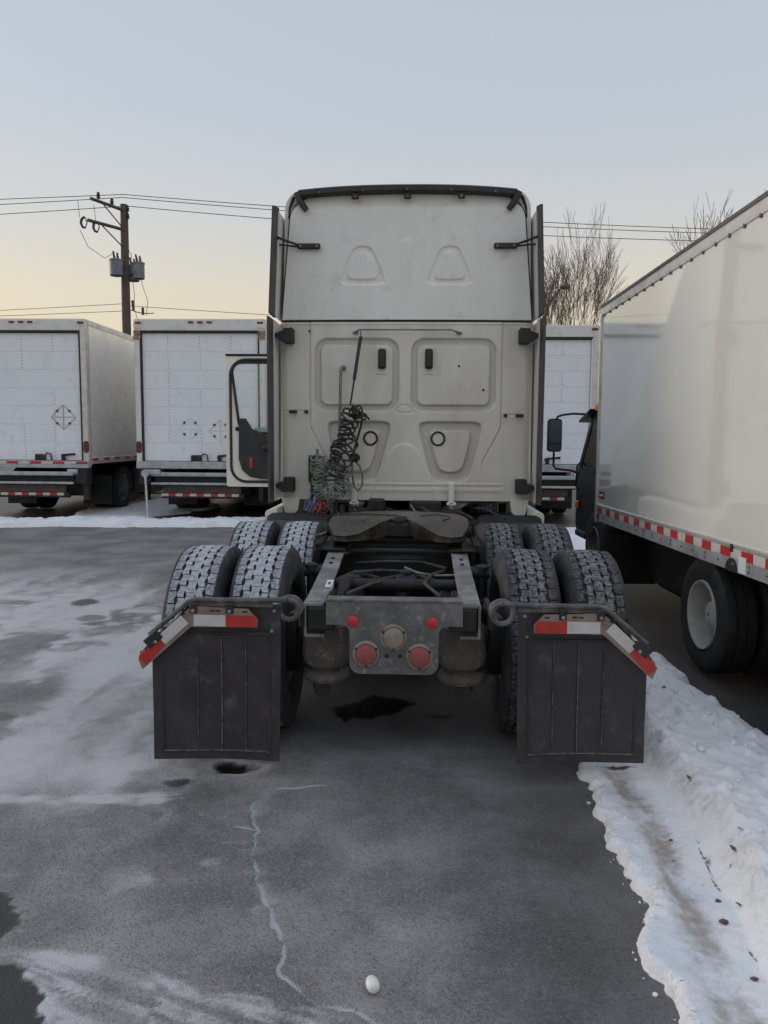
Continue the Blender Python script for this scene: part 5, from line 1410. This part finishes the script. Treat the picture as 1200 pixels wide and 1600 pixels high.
# ================================================================== BOX TRUCK ON THE RIGHT
rt = thing('box_truck', 'glossy white box truck with dark green cab close on the right', 'truck', (1.968 + 1.16, 5.3, 0), (-0.0125, 0, 0.024), 'box trucks standing alongside the tractor')
Wd, Yf, Yr = 1.16, 2.86, -2.75
RB, RT, RF = 0.828, 0.985, 3.040
P = lambda nm, mb, mat, par=None, lab=None: part(nm, mb, mat, par or rt, label=lab)
for sx in (-1, 1):
    P('side_wall', MB().box((sx * (Wd - 0.012), (Yf + Yr) / 2, (RT + RF) / 2 - 0.03), (0.024, Yf - Yr - 0.06, RF - RT - 0.05)), 'gloss_panel')
    tr_ = P('top_rail', MB().prism([(sx * (Wd + 0.010), RF - 0.105), (sx * (Wd + 0.016), RF - 0.03), (sx * (Wd + 0.0), RF), (sx * (Wd - 0.05), RF + 0.004), (sx * (Wd - 0.05), RF - 0.105)], Yr, Yf - 0.002), 'aluminium')
    P('roof_edge', MB().prism([(sx * (Wd + 0.022), RF - 0.028), (sx * (Wd + 0.022), RF - 0.002), (sx * (Wd - 0.02), RF + 0.014), (sx * (Wd - 0.05), RF + 0.010)], Yr, Yf), 'rail_dark', tr_)
    rl = P('bottom_rail', MB().prism([(sx * (Wd + 0.008), RT), (sx * (Wd + 0.012), RB), (sx * (Wd - 0.04), RB), (sx * (Wd - 0.04), RT)], Yr, Yf - 0.03), 'aluminium_dull')
    P('rail_lip', MB().box((sx * (Wd + 0.004), (Yf + Yr) / 2 - 0.01, RT + 0.006), (0.022, Yf - Yr - 0.05, 0.022), 0.004), 'aluminium', rl)
    if sx < 0:
        y, k = Yf - 0.12, 0
        while y > Yr + 0.2:
            piece('red_tape' if k % 2 == 0 else 'white_tape', shared('rail_tape_%d' % (k % 2), lambda: MB().box((0, 0, 0), (0.003, 0.150 if k % 2 == 0 else 0.146, 0.058))), 'tape_red' if k % 2 == 0 else 'tape_white', rl,
                  (-(Wd + 0.0115), y - 0.076, RT - 0.046))
            y -= 0.152; k += 1
        rv = MB().lathe([(0.011, 0.0), (0.009, -0.007), (0.001, -0.009)], (0, 0, 0), 'x', 8, cap=False).mesh('rivet')
        for k in range(24):
            for dz in ((0.045,) if k % 3 else (0.03, 0.06)):
                piece('rivet', rv, 'bolt_steel', rl, (-(Wd + 0.012), Yf - 0.3 - k * 0.218, RB + dz))
        tm = MB().box((0, 0, 0), (0.012, 0.026, 0.030), 0.004).mesh('rail_clip')
        for k in range(26):
            piece('rail_clip', tm, 'rail_dark', tr_, (-(Wd + 0.006), Yf - 0.10 - k * 0.212, RF - 0.108))
        P('badge', MB().box((-(Wd + 0.002), Yf - 0.20, RT + 0.115), (0.004, 0.22, 0.07)), 'marker_red', rl)
        P('badge_print', MB().box((-(Wd + 0.0045), Yf - 0.20, RT + 0.115), (0.001, 0.16, 0.022)), 'sticker_white', rl)
        P('label', MB().box((-(Wd + 0.013), Yf - 0.13, RB + 0.045), (0.003, 0.09, 0.06)), 'rail_dark', rl)
        P('label', MB().box((-(Wd + 0.0135), -0.62, RB + 0.055), (0.003, 0.10, 0.10)), 'sticker_white', rl)
        P('rail_notch', MB().prism([(y_, z_) for y_, z_ in [(-0.47 + 0.09 * math.cos(rad(a)), RB - 0.004 + 0.085 * math.sin(rad(a))) for a in range(0, 181, 15)]], -(Wd + 0.0135), -(Wd + 0.006), 'x'), 'truck_black', rl)
        P('side_marker', MB().box((-(Wd + 0.016), -0.47, RT - 0.015), (0.012, 0.03, 0.05), 0.004), 'truck_black', rl)
    P('corner_post', MB().prism([(sx * (Wd + 0.012), Yf - 0.04), (sx * (Wd + 0.010), Yf + 0.02), (sx * (Wd - 0.02), Yf + 0.05), (sx * (Wd - 0.06), Yf + 0.05), (sx * (Wd - 0.03), Yf - 0.04)], RB - 0.02, RF - 0.06, 'z'), 'aluminium')
P('roof', MB().box((0, (Yf + Yr) / 2, RF - 0.002), (2 * Wd - 0.08, Yf - Yr - 0.02, 0.02)), 'frame_white')
P('front_wall', MB().box((0, Yf + 0.02, (RB + RF) / 2), (2 * Wd - 0.1, 0.03, RF - RB - 0.05)), 'frame_white')
P('rear_wall', MB().box((0, Yr + 0.02, (RB + RF) / 2), (2 * Wd - 0.06, 0.05, RF - RB - 0.05)), 'frame_white')
P('floor', MB().box((0, (Yf + Yr) / 2, RB + 0.05), (2 * Wd - 0.1, Yf - Yr - 0.1, 0.10)), 'truck_black')
for sx in (-1, 1):
    P('frame_rail', MB().box((sx * 0.40, 1.2, 0.68), (0.07, 7.2, 0.18)), 'truck_black')
    small_wheel(rt, sx * 1.02, 0.07, 0.405, 0.24, sx, 'rim_cream', z=0.432, deep=0.34)
    small_wheel(rt, sx * 0.75, 0.07, 0.405, 0.24, sx, 'rim_dark', z=0.432)
    small_wheel(rt, sx * 0.93, 3.40, 0.415, 0.22, sx, 'rim_cream', z=0.46)
    P('mud_flap', MB().box((sx * 0.90, 2.45, 0.47), (0.5, 0.012, 0.50)), 'truck_black')
P('axle', MB().tube([(-0.95, 0.02, 0.42), (0.95, 0.02, 0.42)], 0.08, 12), 'truck_black')
P('tool_box_light_block', MB().box((-0.2, 1.35, 0.55), (1.3, 1.2, 0.50), 0.05), 'truck_black')  # underbody bulked out with low boxes to block light
P('fuel_tank', MB().box((-0.55, 2.0, 0.52), (0.5, 0.8, 0.42), 0.06), 'truck_black')
P('light_block_box', MB().box((0.2, -1.6, 0.55), (1.9, 1.5, 0.55), 0.05), 'truck_black')  # this and the box at the far side are added to block light
P('side_light_block', MB().box((0.75, 1.4, 0.50), (0.6, 2.2, 0.66), 0.05), 'truck_black')
P('warning_label', MB().box((-0.66, 2.35, 0.60), (0.10, 0.004, 0.14)), 'tape_white')
P('warning_print', MB().box((-0.66, 2.347, 0.60), (0.05, 0.002, 0.05)), 'marker_red')
# cab of the right truck
pr = [(2.97, 0.85), (2.97, 1.96), (3.06, 2.02), (4.05, 2.03), (4.30, 1.97), (4.68, 1.35), (4.76, 1.1), (4.76, 0.62), (4.66, 0.48), (3.92, 0.48), (3.88, 0.70), (3.74, 0.88), (3.52, 0.97), (3.24, 0.97), (3.05, 0.88)]
def inset(z): return 0.0 if z < 1.3 else 0.07 * (z - 1.3) / 0.85
secs = []
for x in (-0.94, -0.91, 0.91, 0.94):
    e = 0.02 if abs(x) == 0.94 else 0.0
    secs.append([((abs(x) - inset(z)) * (1 if x > 0 else -1), y + (e if y < 3.5 else -e), z - (e if z > 1.5 else 0)) for y, z in pr])
cb = P('cab', MB().loft(secs), 'teal_paint')
P('side_window', MB().loft([[(-0.933, 3.10, 1.36), (-0.933, 4.44, 1.36), (-0.870, 4.16, 1.90), (-0.870, 3.10, 1.90)], [(-0.945, 3.10, 1.36), (-0.945, 4.44, 1.36), (-0.880, 4.16, 1.90), (-0.880, 3.10, 1.90)]]), 'dark_glass', cb)
P('window_trim', MB().tube([(-0.943, 3.08, 1.33), (-0.943, 4.47, 1.33), (-0.878, 4.18, 1.92), (-0.878, 3.08, 1.92)], 0.014, 8, closed=True), 'truck_black', cb)
P('door_pillar', MB().tube([(-0.943, 3.60, 1.34), (-0.880, 3.60, 1.92)], 0.012, 8), 'truck_black', cb)
P('roof_visor', MB().loft([[(-0.97, 4.02, 2.045), (-0.97, 4.56, 1.93), (-0.97, 4.56, 1.90), (-0.97, 4.2, 1.96)], [(0.97, 4.02, 2.045), (0.97, 4.56, 1.93), (0.97, 4.56, 1.90), (0.97, 4.2, 1.96)]]), 'truck_black', cb)
for x in (-0.88, 0.88): P('roof_lamp', MB().lathe([(0.045, 2.02), (0.05, 2.04), (0.042, 2.10), (0.01, 2.115)], (x, 3.95, 0), 'z', 14), 'amber_lamp', cb)
P('door_handle', MB().box((-0.955, 3.2, 1.22), (0.03, 0.16, 0.04), 0.01), 'truck_black', cb)
P('step', MB().box((-0.940, 4.25, 0.52), (0.12, 0.5, 0.08), 0.015), 'truck_black', cb)
P('grab_bar', MB().tube([(-0.960, 4.50, 1.05), (-1.000, 4.50, 1.10), (-1.000, 4.46, 1.36), (-0.960, 4.45, 1.40)], 0.012, 8), 'truck_black', cb)
P('indicator_lamp', MB().box((-0.950, 4.62, 0.86), (0.03, 0.12, 0.10), 0.015), 'amber_lamp', cb)
mx, my = -1.32, 4.30
mr = P('mirror', MB().loft([[(mx + x, my + dy, z) for x, z in rrect(w_, 1.53, 1.935, 0.04, 4)] for dy, w_ in ((0.0, 0.085), (0.04, 0.092), (0.10, 0.07), (0.13, 0.03))]), 'truck_black', cb)
P('mirror_glass', MB().prism(rrect(0.076, 1.635, 1.92, 0.03, 4, mx), my - 0.006, my + 0.002), 'mirror_glass', cb)
P('mirror_glass', MB().prism(rrect(0.076, 1.545, 1.622, 0.03, 4, mx), my - 0.006, my + 0.002), 'mirror_glass', cb)
P('mirror_arm', MB().tube([(mx + 0.02, my + 0.05, 1.93), (mx + 0.04, my + 0.05, 1.965), (mx + 0.10, my + 0.04, 1.985), (mx + 0.22, my + 0.02, 2.0), (mx + 0.42, my, 1.99)], 0.014, 8), 'truck_black', cb)
P('mirror_arm', MB().tube([(mx, my + 0.05, 1.54), (mx, my + 0.05, 1.36), (mx + 0.03, my + 0.05, 1.32), (mx + 0.22, my + 0.04, 1.30), (mx + 0.33, my + 0.02, 1.26)], 0.014, 8), 'truck_black', cb)

# ================================================================== UTILITY POLE AND WIRES
pole = thing('utility_pole', 'wooden utility pole with grey transformers behind the left trucks', 'pole', (-12.45, 33.0, 0))
P = lambda nm, mb, mat, par=None, lab=None: part(nm, mb, mat, par or pole, label=lab)
P('post', MB().tube([(0, 0, 0), (0, 0, 4), (0, 0, 8), (0.02, 0, 11.30)], [0.21, 0.19, 0.175, 0.155], 16), 'pole_wood')
def arm(z, dx, dy, z1):
    a = P('cross_arm', MB().tube([(0.0, -0.12, z), (dx, dy, z1)], 0.07, 8), 'pole_wood')
    P('brace', MB().tube([(0.0, -0.1, z - 0.75), (dx * 0.62, dy * 0.62, z + (z1 - z) * 0.62 - 0.06)], 0.025, 6), 'rail_dark', a)
    return a
a1 = arm(11.05, -0.75, -1.55, 11.10)
a2 = arm(10.25, -0.80, -1.75, 10.20)
for (x, y, z) in ((-0.58, -1.2, 11.20), (-0.30, -0.5, 11.16), (0.18, -0.05, 11.0), (0.18, -0.05, 10.7)):
    P('insulator', MB().lathe([(0.03, 0.0), (0.09, 0.03), (0.05, 0.08), (0.09, 0.12), (0.05, 0.17), (0.07, 0.21), (0.02, 0.26)], (x, y, z), 'z', 12), 'insulator')
for (x, y, z) in ((-0.95, -1.80, 10.08), (-0.62, -1.4, 10.02)):
    P('fuse_cutout', MB().tube([(x + 0.05, y, z - 0.20), (x - 0.06, y, z - 0.16), (x - 0.12, y, z - 0.02), (x - 0.10, y, z + 0.12), (x, y, z + 0.22), (x + 0.06, y, z + 0.20)], [0.04, 0.05, 0.055, 0.055, 0.05, 0.04], 8).tube([(x + 0.05, y, z + 0.20), (x + 0.13, y, z + 0.02), (x + 0.05, y, z - 0.20)], 0.022, 6), 'insulator')
for (x, y, z, r, h) in ((-0.22, -0.42, 8.28, 0.27, 0.62), (0.20, 0.36, 8.22, 0.27, 0.60), (0.62, -0.10, 8.22, 0.24, 0.62)):
    tf = P('transformer', MB().lathe([(r * 0.9, z), (r, z + 0.03), (r, z + h), (r * 1.08, z + h), (r * 1.08, z + h + 0.05), (r * 0.5, z + h + 0.10), (0.02, z + h + 0.11)], (x, y, 0), 'z', 20), 'transformer_grey')
    P('bushing', MB().tube([(x - 0.06, y, z + h + 0.08), (x - 0.12, y, z + h + 0.40)], [0.06, 0.035], 8), 'insulator', tf)
    P('bushing', MB().tube([(x + 0.08, y, z + h + 0.08), (x + 0.05, y, z + h + 0.34)], [0.06, 0.035], 8), 'insulator', tf)
P('bracket', MB().box((0.2, 0, 8.45), (0.9, 0.08, 0.10)), 'rail_dark')
for pts in ([(-1.1, -1.85, 9.8), (-0.9, -1.6, 9.2), (-0.5, -0.9, 8.9), (-0.25, -0.45, 9.25)], [(0.05, 0.1, 9.6), (0.2, 0.2, 9.3), (0.16, 0.36, 9.15)], [(0.66, -0.1, 8.9), (0.75, -0.1, 8.0), (0.98, -0.1, 7.3), (0.9, -0.1, 6.7)],
            [(0.2, 0.3, 8.2), (0.3, 0.2, 7.6), (0.35, 0.0, 7.0), (0.6, 0, 6.2)], [(-1.15, -1.85, 10.95), (-1.1, -1.85, 10.3)], [(-0.7, -1.4, 10.9), (-0.62, -1.4, 10.2)]):
    P('drop_wire', MB().tube(pts, 0.012, 5), 'wire_grey')
P('line_clamp', MB().tube([(0.32, 0, 6.95), (0.28, 0, 7.35)], 0.06, 8), 'insulator')
P('line_clamp', MB().tube([(0.72, 0, 6.75), (0.72, 0, 7.05)], 0.06, 8), 'insulator')
P('drop_wire', MB().tube([(0.2, 0, 6.95), (0.5, 0, 6.85), (0.9, 0, 6.8), (1.2, 0, 6.82)], 0.02, 5), 'wire_grey')
def wire(coef, A, B, label, r=0.016, s0=0.0):
    n_ = 40
    pts = []
    for i in range(n_ + 1):
        s = s0 + (1 - s0) * i / n_
        pts.append((A[0] + (B[0] - A[0]) * s, A[1] + (B[1] - A[1]) * s, np.polyval(coef, s)))
    o = link('power_line', MB().tube(pts, r, 5, caps=False).mesh('power_line'), 'wire_grey')
    return tag(o, label, 'power line', 'overhead power lines')
pA = (-12.45, 33)
for coef, lab in (([1.76, -2.274, 11.717], 'topmost overhead wire right of the utility pole'), ([2.048, -2.542, 11.591], 'middle overhead wire right of the utility pole'),
                  ([2.617, -2.899, 11.259], 'lowest of three overhead wires right of the utility pole')):
    wire(coef, pA, (30, 38), lab)
for coef, lab in (([0.25, 0.02, 11.72], 'topmost overhead wire left of the utility pole'), ([0.45, -0.50, 11.60], 'middle overhead wire left of the utility pole'), ([0.55, -0.75, 11.24], 'lowest of three overhead wires left of the utility pole')):
    wire(coef, pA, (-40, 36), lab)
wire([0.6, -0.98, 7.219], pA, (-40, 36), 'thin cable low over the left trucks, upper of two', 0.012)
wire([0.5, -0.65, 6.915], pA, (-40, 36), 'thin cable low over the left trucks, lower of two', 0.012)
wire([1.6, -2.2, 7.135], pA, (30, 38), 'thin cable low behind the second truck roof', 0.012)

# ================================================================== BARE TREES, LAMP, FAR TREE LINE
def bare_tree(label, loc, height, spread, seed, stems, lean=(0, 0), fork=2.2, levels=5, rad0=0.06, grp_='bare trees behind the trucks'):
    rng = random.Random(seed)
    t = thing('bare_tree', label, 'tree', loc, group=grp_)
    trunk, crown = MB(), MB()
    trunk.tube([(0, 0, -0.1), (0.03, 0.02, fork * 0.5), (lean[0] * 0.1, 0.0, fork)], [0.24, 0.19, 0.17], 10)
    def grow(p, d, ln, r, lv, mb):
        pts, rs = [p], [r]
        n_ = 4 if lv < 3 else 3
        cur, dd = p, d
        for i in range(n_):
            dd = (dd + Vector((rng.gauss(0, 0.07), rng.gauss(0, 0.07), rng.gauss(0.06, 0.05)))).normalized()
            cur = cur + dd * ln / n_
            pts.append(cur); rs.append(max(0.005, r * (1 - 0.55 * (i + 1) / n_)))
        mb.tube(pts, rs, 6 if lv < 2 else 4, caps=False)
        if lv >= levels: return
        k = rng.choice((2, 3, 3)) if lv < 2 else rng.choice((3, 3, 4))
        for i in range(k):
            s = rng.uniform(0.45, 1.0) if i else 1.0
            j = min(n_, max(1, int(round(s * n_))))
            side = Vector((rng.gauss(0, 1), rng.gauss(0, 1), rng.gauss(0, 0.35)))
            side = (side - dd * side.dot(dd)).normalized()
            an = rng.uniform(0.20, 0.55) * (0.4 if i == 0 else 1)
            nd = (dd * math.cos(an) + side * math.sin(an) + Vector((0, 0, 0.12))).normalized()
            grow(pts[j], nd, ln * rng.uniform(0.60, 0.85), rs[j] * rng.uniform(0.55, 0.8), lv + 1, mb)
    base_p = Vector((lean[0] * 0.1, 0, fork - 0.05))
    for i in range(stems):
        a = 2 * math.pi * i / stems + rng.uniform(-0.3, 0.3)
        tilt = rng.uniform(0.08, spread)
        d = Vector((math.cos(a) * math.sin(tilt) + lean[0] * 0.2, math.sin(a) * math.sin(tilt), math.cos(tilt))).normalized()
        grow(base_p, d, (height - fork) * rng.uniform(0.34, 0.50), rad0, 1, crown)
    part('trunk', trunk, 'bark', t)
    part('crown', crown, 'bark', t)
    return t
bare_tree('wide bare tree with many stems rising behind the white truck roof', (5.15, 27.0, 0), 7.85, 0.98, 31, 15, fork=3.3, levels=5, rad0=0.05)
bare_tree('bare treetop showing above the right truck roof, thin twigs', (7.85, 21.5, 0), 6.9, 0.26, 5, 3, fork=3.4, levels=5, rad0=0.03)
bare_tree('bare tree at the right edge above the right truck roof', (8.45, 18.5, 0), 7.1, 0.26, 9, 3, fork=3.4, levels=5, rad0=0.03)
lampt = thing('street_lamp', 'slim street lamp with small dark head in front of the bare tree', 'street lamp', (4.0, 26.6, 0))
part('post', MB().tube([(0, 0, 0), (0, 0, 3.5), (0.1, 0, 5.2), (0.45, 0, 6.2), (0.75, 0, 6.6)], [0.07, 0.06, 0.05, 0.04, 0.035], 10), 'bark', lampt)
part('lamp_head', MB().lathe([(0.02, -0.18), (0.07, -0.13), (0.09, 0.0), (0.07, 0.12), (0.02, 0.16)], (0.92, 0, 6.68), 'x', 12), 'rail_dark', lampt)

# distant wood beyond the yard: one dark mass on every side
rng = np.random.RandomState(3)
mb = MB()
for ring_r, cnt, hh in ((75, 150, 3.0), (95, 170, 4.2)):
    for k in range(cnt):
        a = 2 * math.pi * (k + rng.rand()) / cnt
        if abs(math.sin(a)) > 0 and math.cos(a - math.pi / 2) > 0.94 and ring_r < 0: continue
        cx, cy = ring_r * math.cos(a) * rng.uniform(0.94, 1.06), ring_r * math.sin(a) * rng.uniform(0.94, 1.06)
        h = hh * rng.uniform(0.6, 1.15)
        w_ = h * rng.uniform(0.5, 0.9)
        n1, n2 = 9, 6
        vs, fs = [], []
        for i in range(n2):
            f_ = i / (n2 - 1)
            rr2 = w_ * math.sin(math.pi * min(0.98, 0.12 + 0.86 * f_)) ** 0.8
            for j in range(n1):
                q = 2 * math.pi * j / n1
                jr = rr2 * rng.uniform(0.75, 1.2)
                vs.append((cx + jr * math.cos(q), cy + jr * math.sin(q), h * f_ * rng.uniform(0.93, 1.05)))
        for i in range(n2 - 1):
            for j in range(n1):
                fs.append((i * n1 + j, i * n1 + (j + 1) % n1, (i + 1) * n1 + (j + 1) % n1, (i + 1) * n1 + j))
        fs.append(tuple((n2 - 1) * n1 + j for j in range(n1)))
        mb.add(vs, fs)
wood = link('tree_line', mb.mesh('tree_line', angle=180), 'conifer')
tag(wood, 'low dark tree line along the horizon behind the yard', 'trees', kind='stuff')

# ================================================================== SMALL THINGS ON THE GROUND
eg = MB().lathe([(0.001, -0.031), (0.011, -0.0295), (0.018, -0.024), (0.0222, -0.012), (0.0225, 0.0), (0.0205, 0.012), (0.0165, 0.022), (0.010, 0.029), (0.001, 0.0315)], (0, 0, 0), 'y', 24, cap=False)
eo = link('white_stone', eg.mesh('white_stone', angle=180), 'egg_white', None, (-0.114, 2.150, 0.0165), (rad(0), 0, rad(20)))
eo.scale = (0.90, 0.90, 0.90)
tag(eo, 'small white egg-shaped stone lying on the asphalt', 'stone')
def leaf(label, loc, ln, rz, mat='leaf_brown', rx=0.3):
    mb = MB()
    n_ = 7
    vs = []
    for i in range(n_):
        t_ = i / (n_ - 1)
        w_ = ln * 0.32 * math.sin(math.pi * min(0.97, 0.06 + 0.9 * t_)) ** 0.8
        z_ = 0.25 * ln * (t_ - 0.5) ** 2
        vs += [(-w_, ln * (t_ - 0.5), z_ + 0.12 * ln), (0, ln * (t_ - 0.5), z_), (w_, ln * (t_ - 0.5), z_ + 0.10 * ln)]
    fs = []
    for i in range(n_ - 1):
        a = 3 * i
        fs += [(a, a + 1, a + 4, a + 3), (a + 1, a + 2, a + 5, a + 4)]
    mb.add(vs, fs)
    o = link('dead_leaf', mb.mesh('dead_leaf', angle=180), mat, None, loc, (rx, 0.1, rz))
    return tag(o, label, 'leaf', 'dead leaves on the snow bank')
def bank_z(x, y):
    bpy.context.view_layer.update()
    dg = bpy.context.evaluated_depsgraph_get()
    ok, loc, *_ = scene.ray_cast(dg, Vector((x, y, 0.6)), Vector((0, 0, -1)))
    return loc.z if ok else 0.0
for lab, x, y, ln, rz in (('curled brown leaf high on the snow bank, larger one nearest the track', 1.21, 2.80, 0.045, 0.6), ('small brown leaf on the snow bank beside it', 1.26, 2.87, 0.03, 1.9),
                          ('brown leaf on the snow bank just behind the right mud flap', 1.50, 4.55, 0.04, 2.6), ('dark slim leaf on the snow beside the mud flap bottom', 1.24, 3.36, 0.045, 0.5),
                          ('pale leaf fragment lying on the snow ridge', 1.13, 2.55, 0.03, 1.1)):
    leaf(lab, (x, y, bank_z(x, y) + 0.004), ln, rz)
rng = random.Random(21)
def clod(label, x, y, s):
    mb = MB()
    n1, n2 = 8, 5
    vs, fs = [], []
    for i in range(n2):
        f_ = i / (n2 - 1)
        for j in range(n1):
            q = 2 * math.pi * j / n1
            r = s * math.sin(math.pi * (0.15 + 0.75 * f_)) * rng.uniform(0.75, 1.2)
            vs.append((r * math.cos(q), r * math.sin(q) * 0.8, s * 0.8 * (f_ - 0.3)))
    for i in range(n2 - 1):
        for j in range(n1):
            fs.append((i * n1 + j, i * n1 + (j + 1) % n1, (i + 1) * n1 + (j + 1) % n1, (i + 1) * n1 + j))
    fs += [tuple(range(n1))[::-1], tuple((n2 - 1) * n1 + j for j in range(n1))]
    mb.add(vs, fs)
    o = link('dirt_clod', mb.mesh('dirt_clod', angle=60), 'dirt_clod', None, (x, y, bank_z(x, y) + s * 0.15))
    return tag(o, label, 'dirt', 'dirt clods in the wheel track')
for lab, x, y, s in (('largest dirt clod at the foot of the snow ridge', 1.06, 2.50, 0.017), ('dirt clod at the foot of the snow ridge above the largest', 1.085, 2.62, 0.011),
                     ('dirt clod low in the wheel track near the right edge', 1.04, 2.22, 0.012), ('tiny dirt clod in the wheel track nearest the mud flap', 1.06, 3.05, 0.010)):
    clod(lab, x, y, s)

# crumbs of broken snow along the edge of the bank and on it
rs = np.random.RandomState(77)
mb = MB()
ico_v = [(0, 0, 1), (0.89, 0, 0.45), (0.28, 0.85, 0.45), (-0.72, 0.53, 0.45), (-0.72, -0.53, 0.45), (0.28, -0.85, 0.45), (0.72, 0.53, -0.45), (-0.28, 0.85, -0.45), (-0.89, 0, -0.45), (-0.28, -0.85, -0.45), (0.72, -0.53, -0.45), (0, 0, -1)]
ico_f = [(0, 1, 2), (0, 2, 3), (0, 3, 4), (0, 4, 5), (0, 5, 1), (1, 6, 2), (2, 7, 3), (3, 8, 4), (4, 9, 5), (5, 10, 1), (6, 7, 2), (7, 8, 3), (8, 9, 4), (9, 10, 5), (10, 6, 1), (11, 7, 6), (11, 8, 7), (11, 9, 8), (11, 10, 9), (11, 6, 10)]
bpy.context.view_layer.update()
dg_ = bpy.context.evaluated_depsgraph_get()
for k in range(620):
    y = rs.uniform(1.9, 6.0)
    if rs.rand() < 0.5:
        x = np.interp(y, ey, ex) + rs.normal(0.035, 0.025)
        if y > 3.9: continue
    else:
        x = rs.uniform(1.22, 1.85)
    s = 0.003 + 0.010 * rs.rand() ** 4
    if x > 1.2: s *= 1.6
    ok, loc, *_ = scene.ray_cast(dg_, Vector((x, y, 0.55)), Vector((0, 0, -1)))
    if not ok or loc.z > 0.35 or abs(y - 3.5) < 0.09: continue
    mb.add([(x + s * a * rs.uniform(0.7, 1.3), y + s * b_ * rs.uniform(0.7, 1.3), loc.z + s * 0.35 + s * c * 0.75) for a, b_, c in ico_v], ico_f)
mb.attr = {'dirt': [0.12] * len(mb.v), 'grit': [0.0] * len(mb.v)}
crumbs = link('snow_crumbs', mb.mesh('snow_crumbs', angle=60), 'snow')
tag(crumbs, 'loose crumbs of broken snow along the bank', 'snow', kind='stuff')
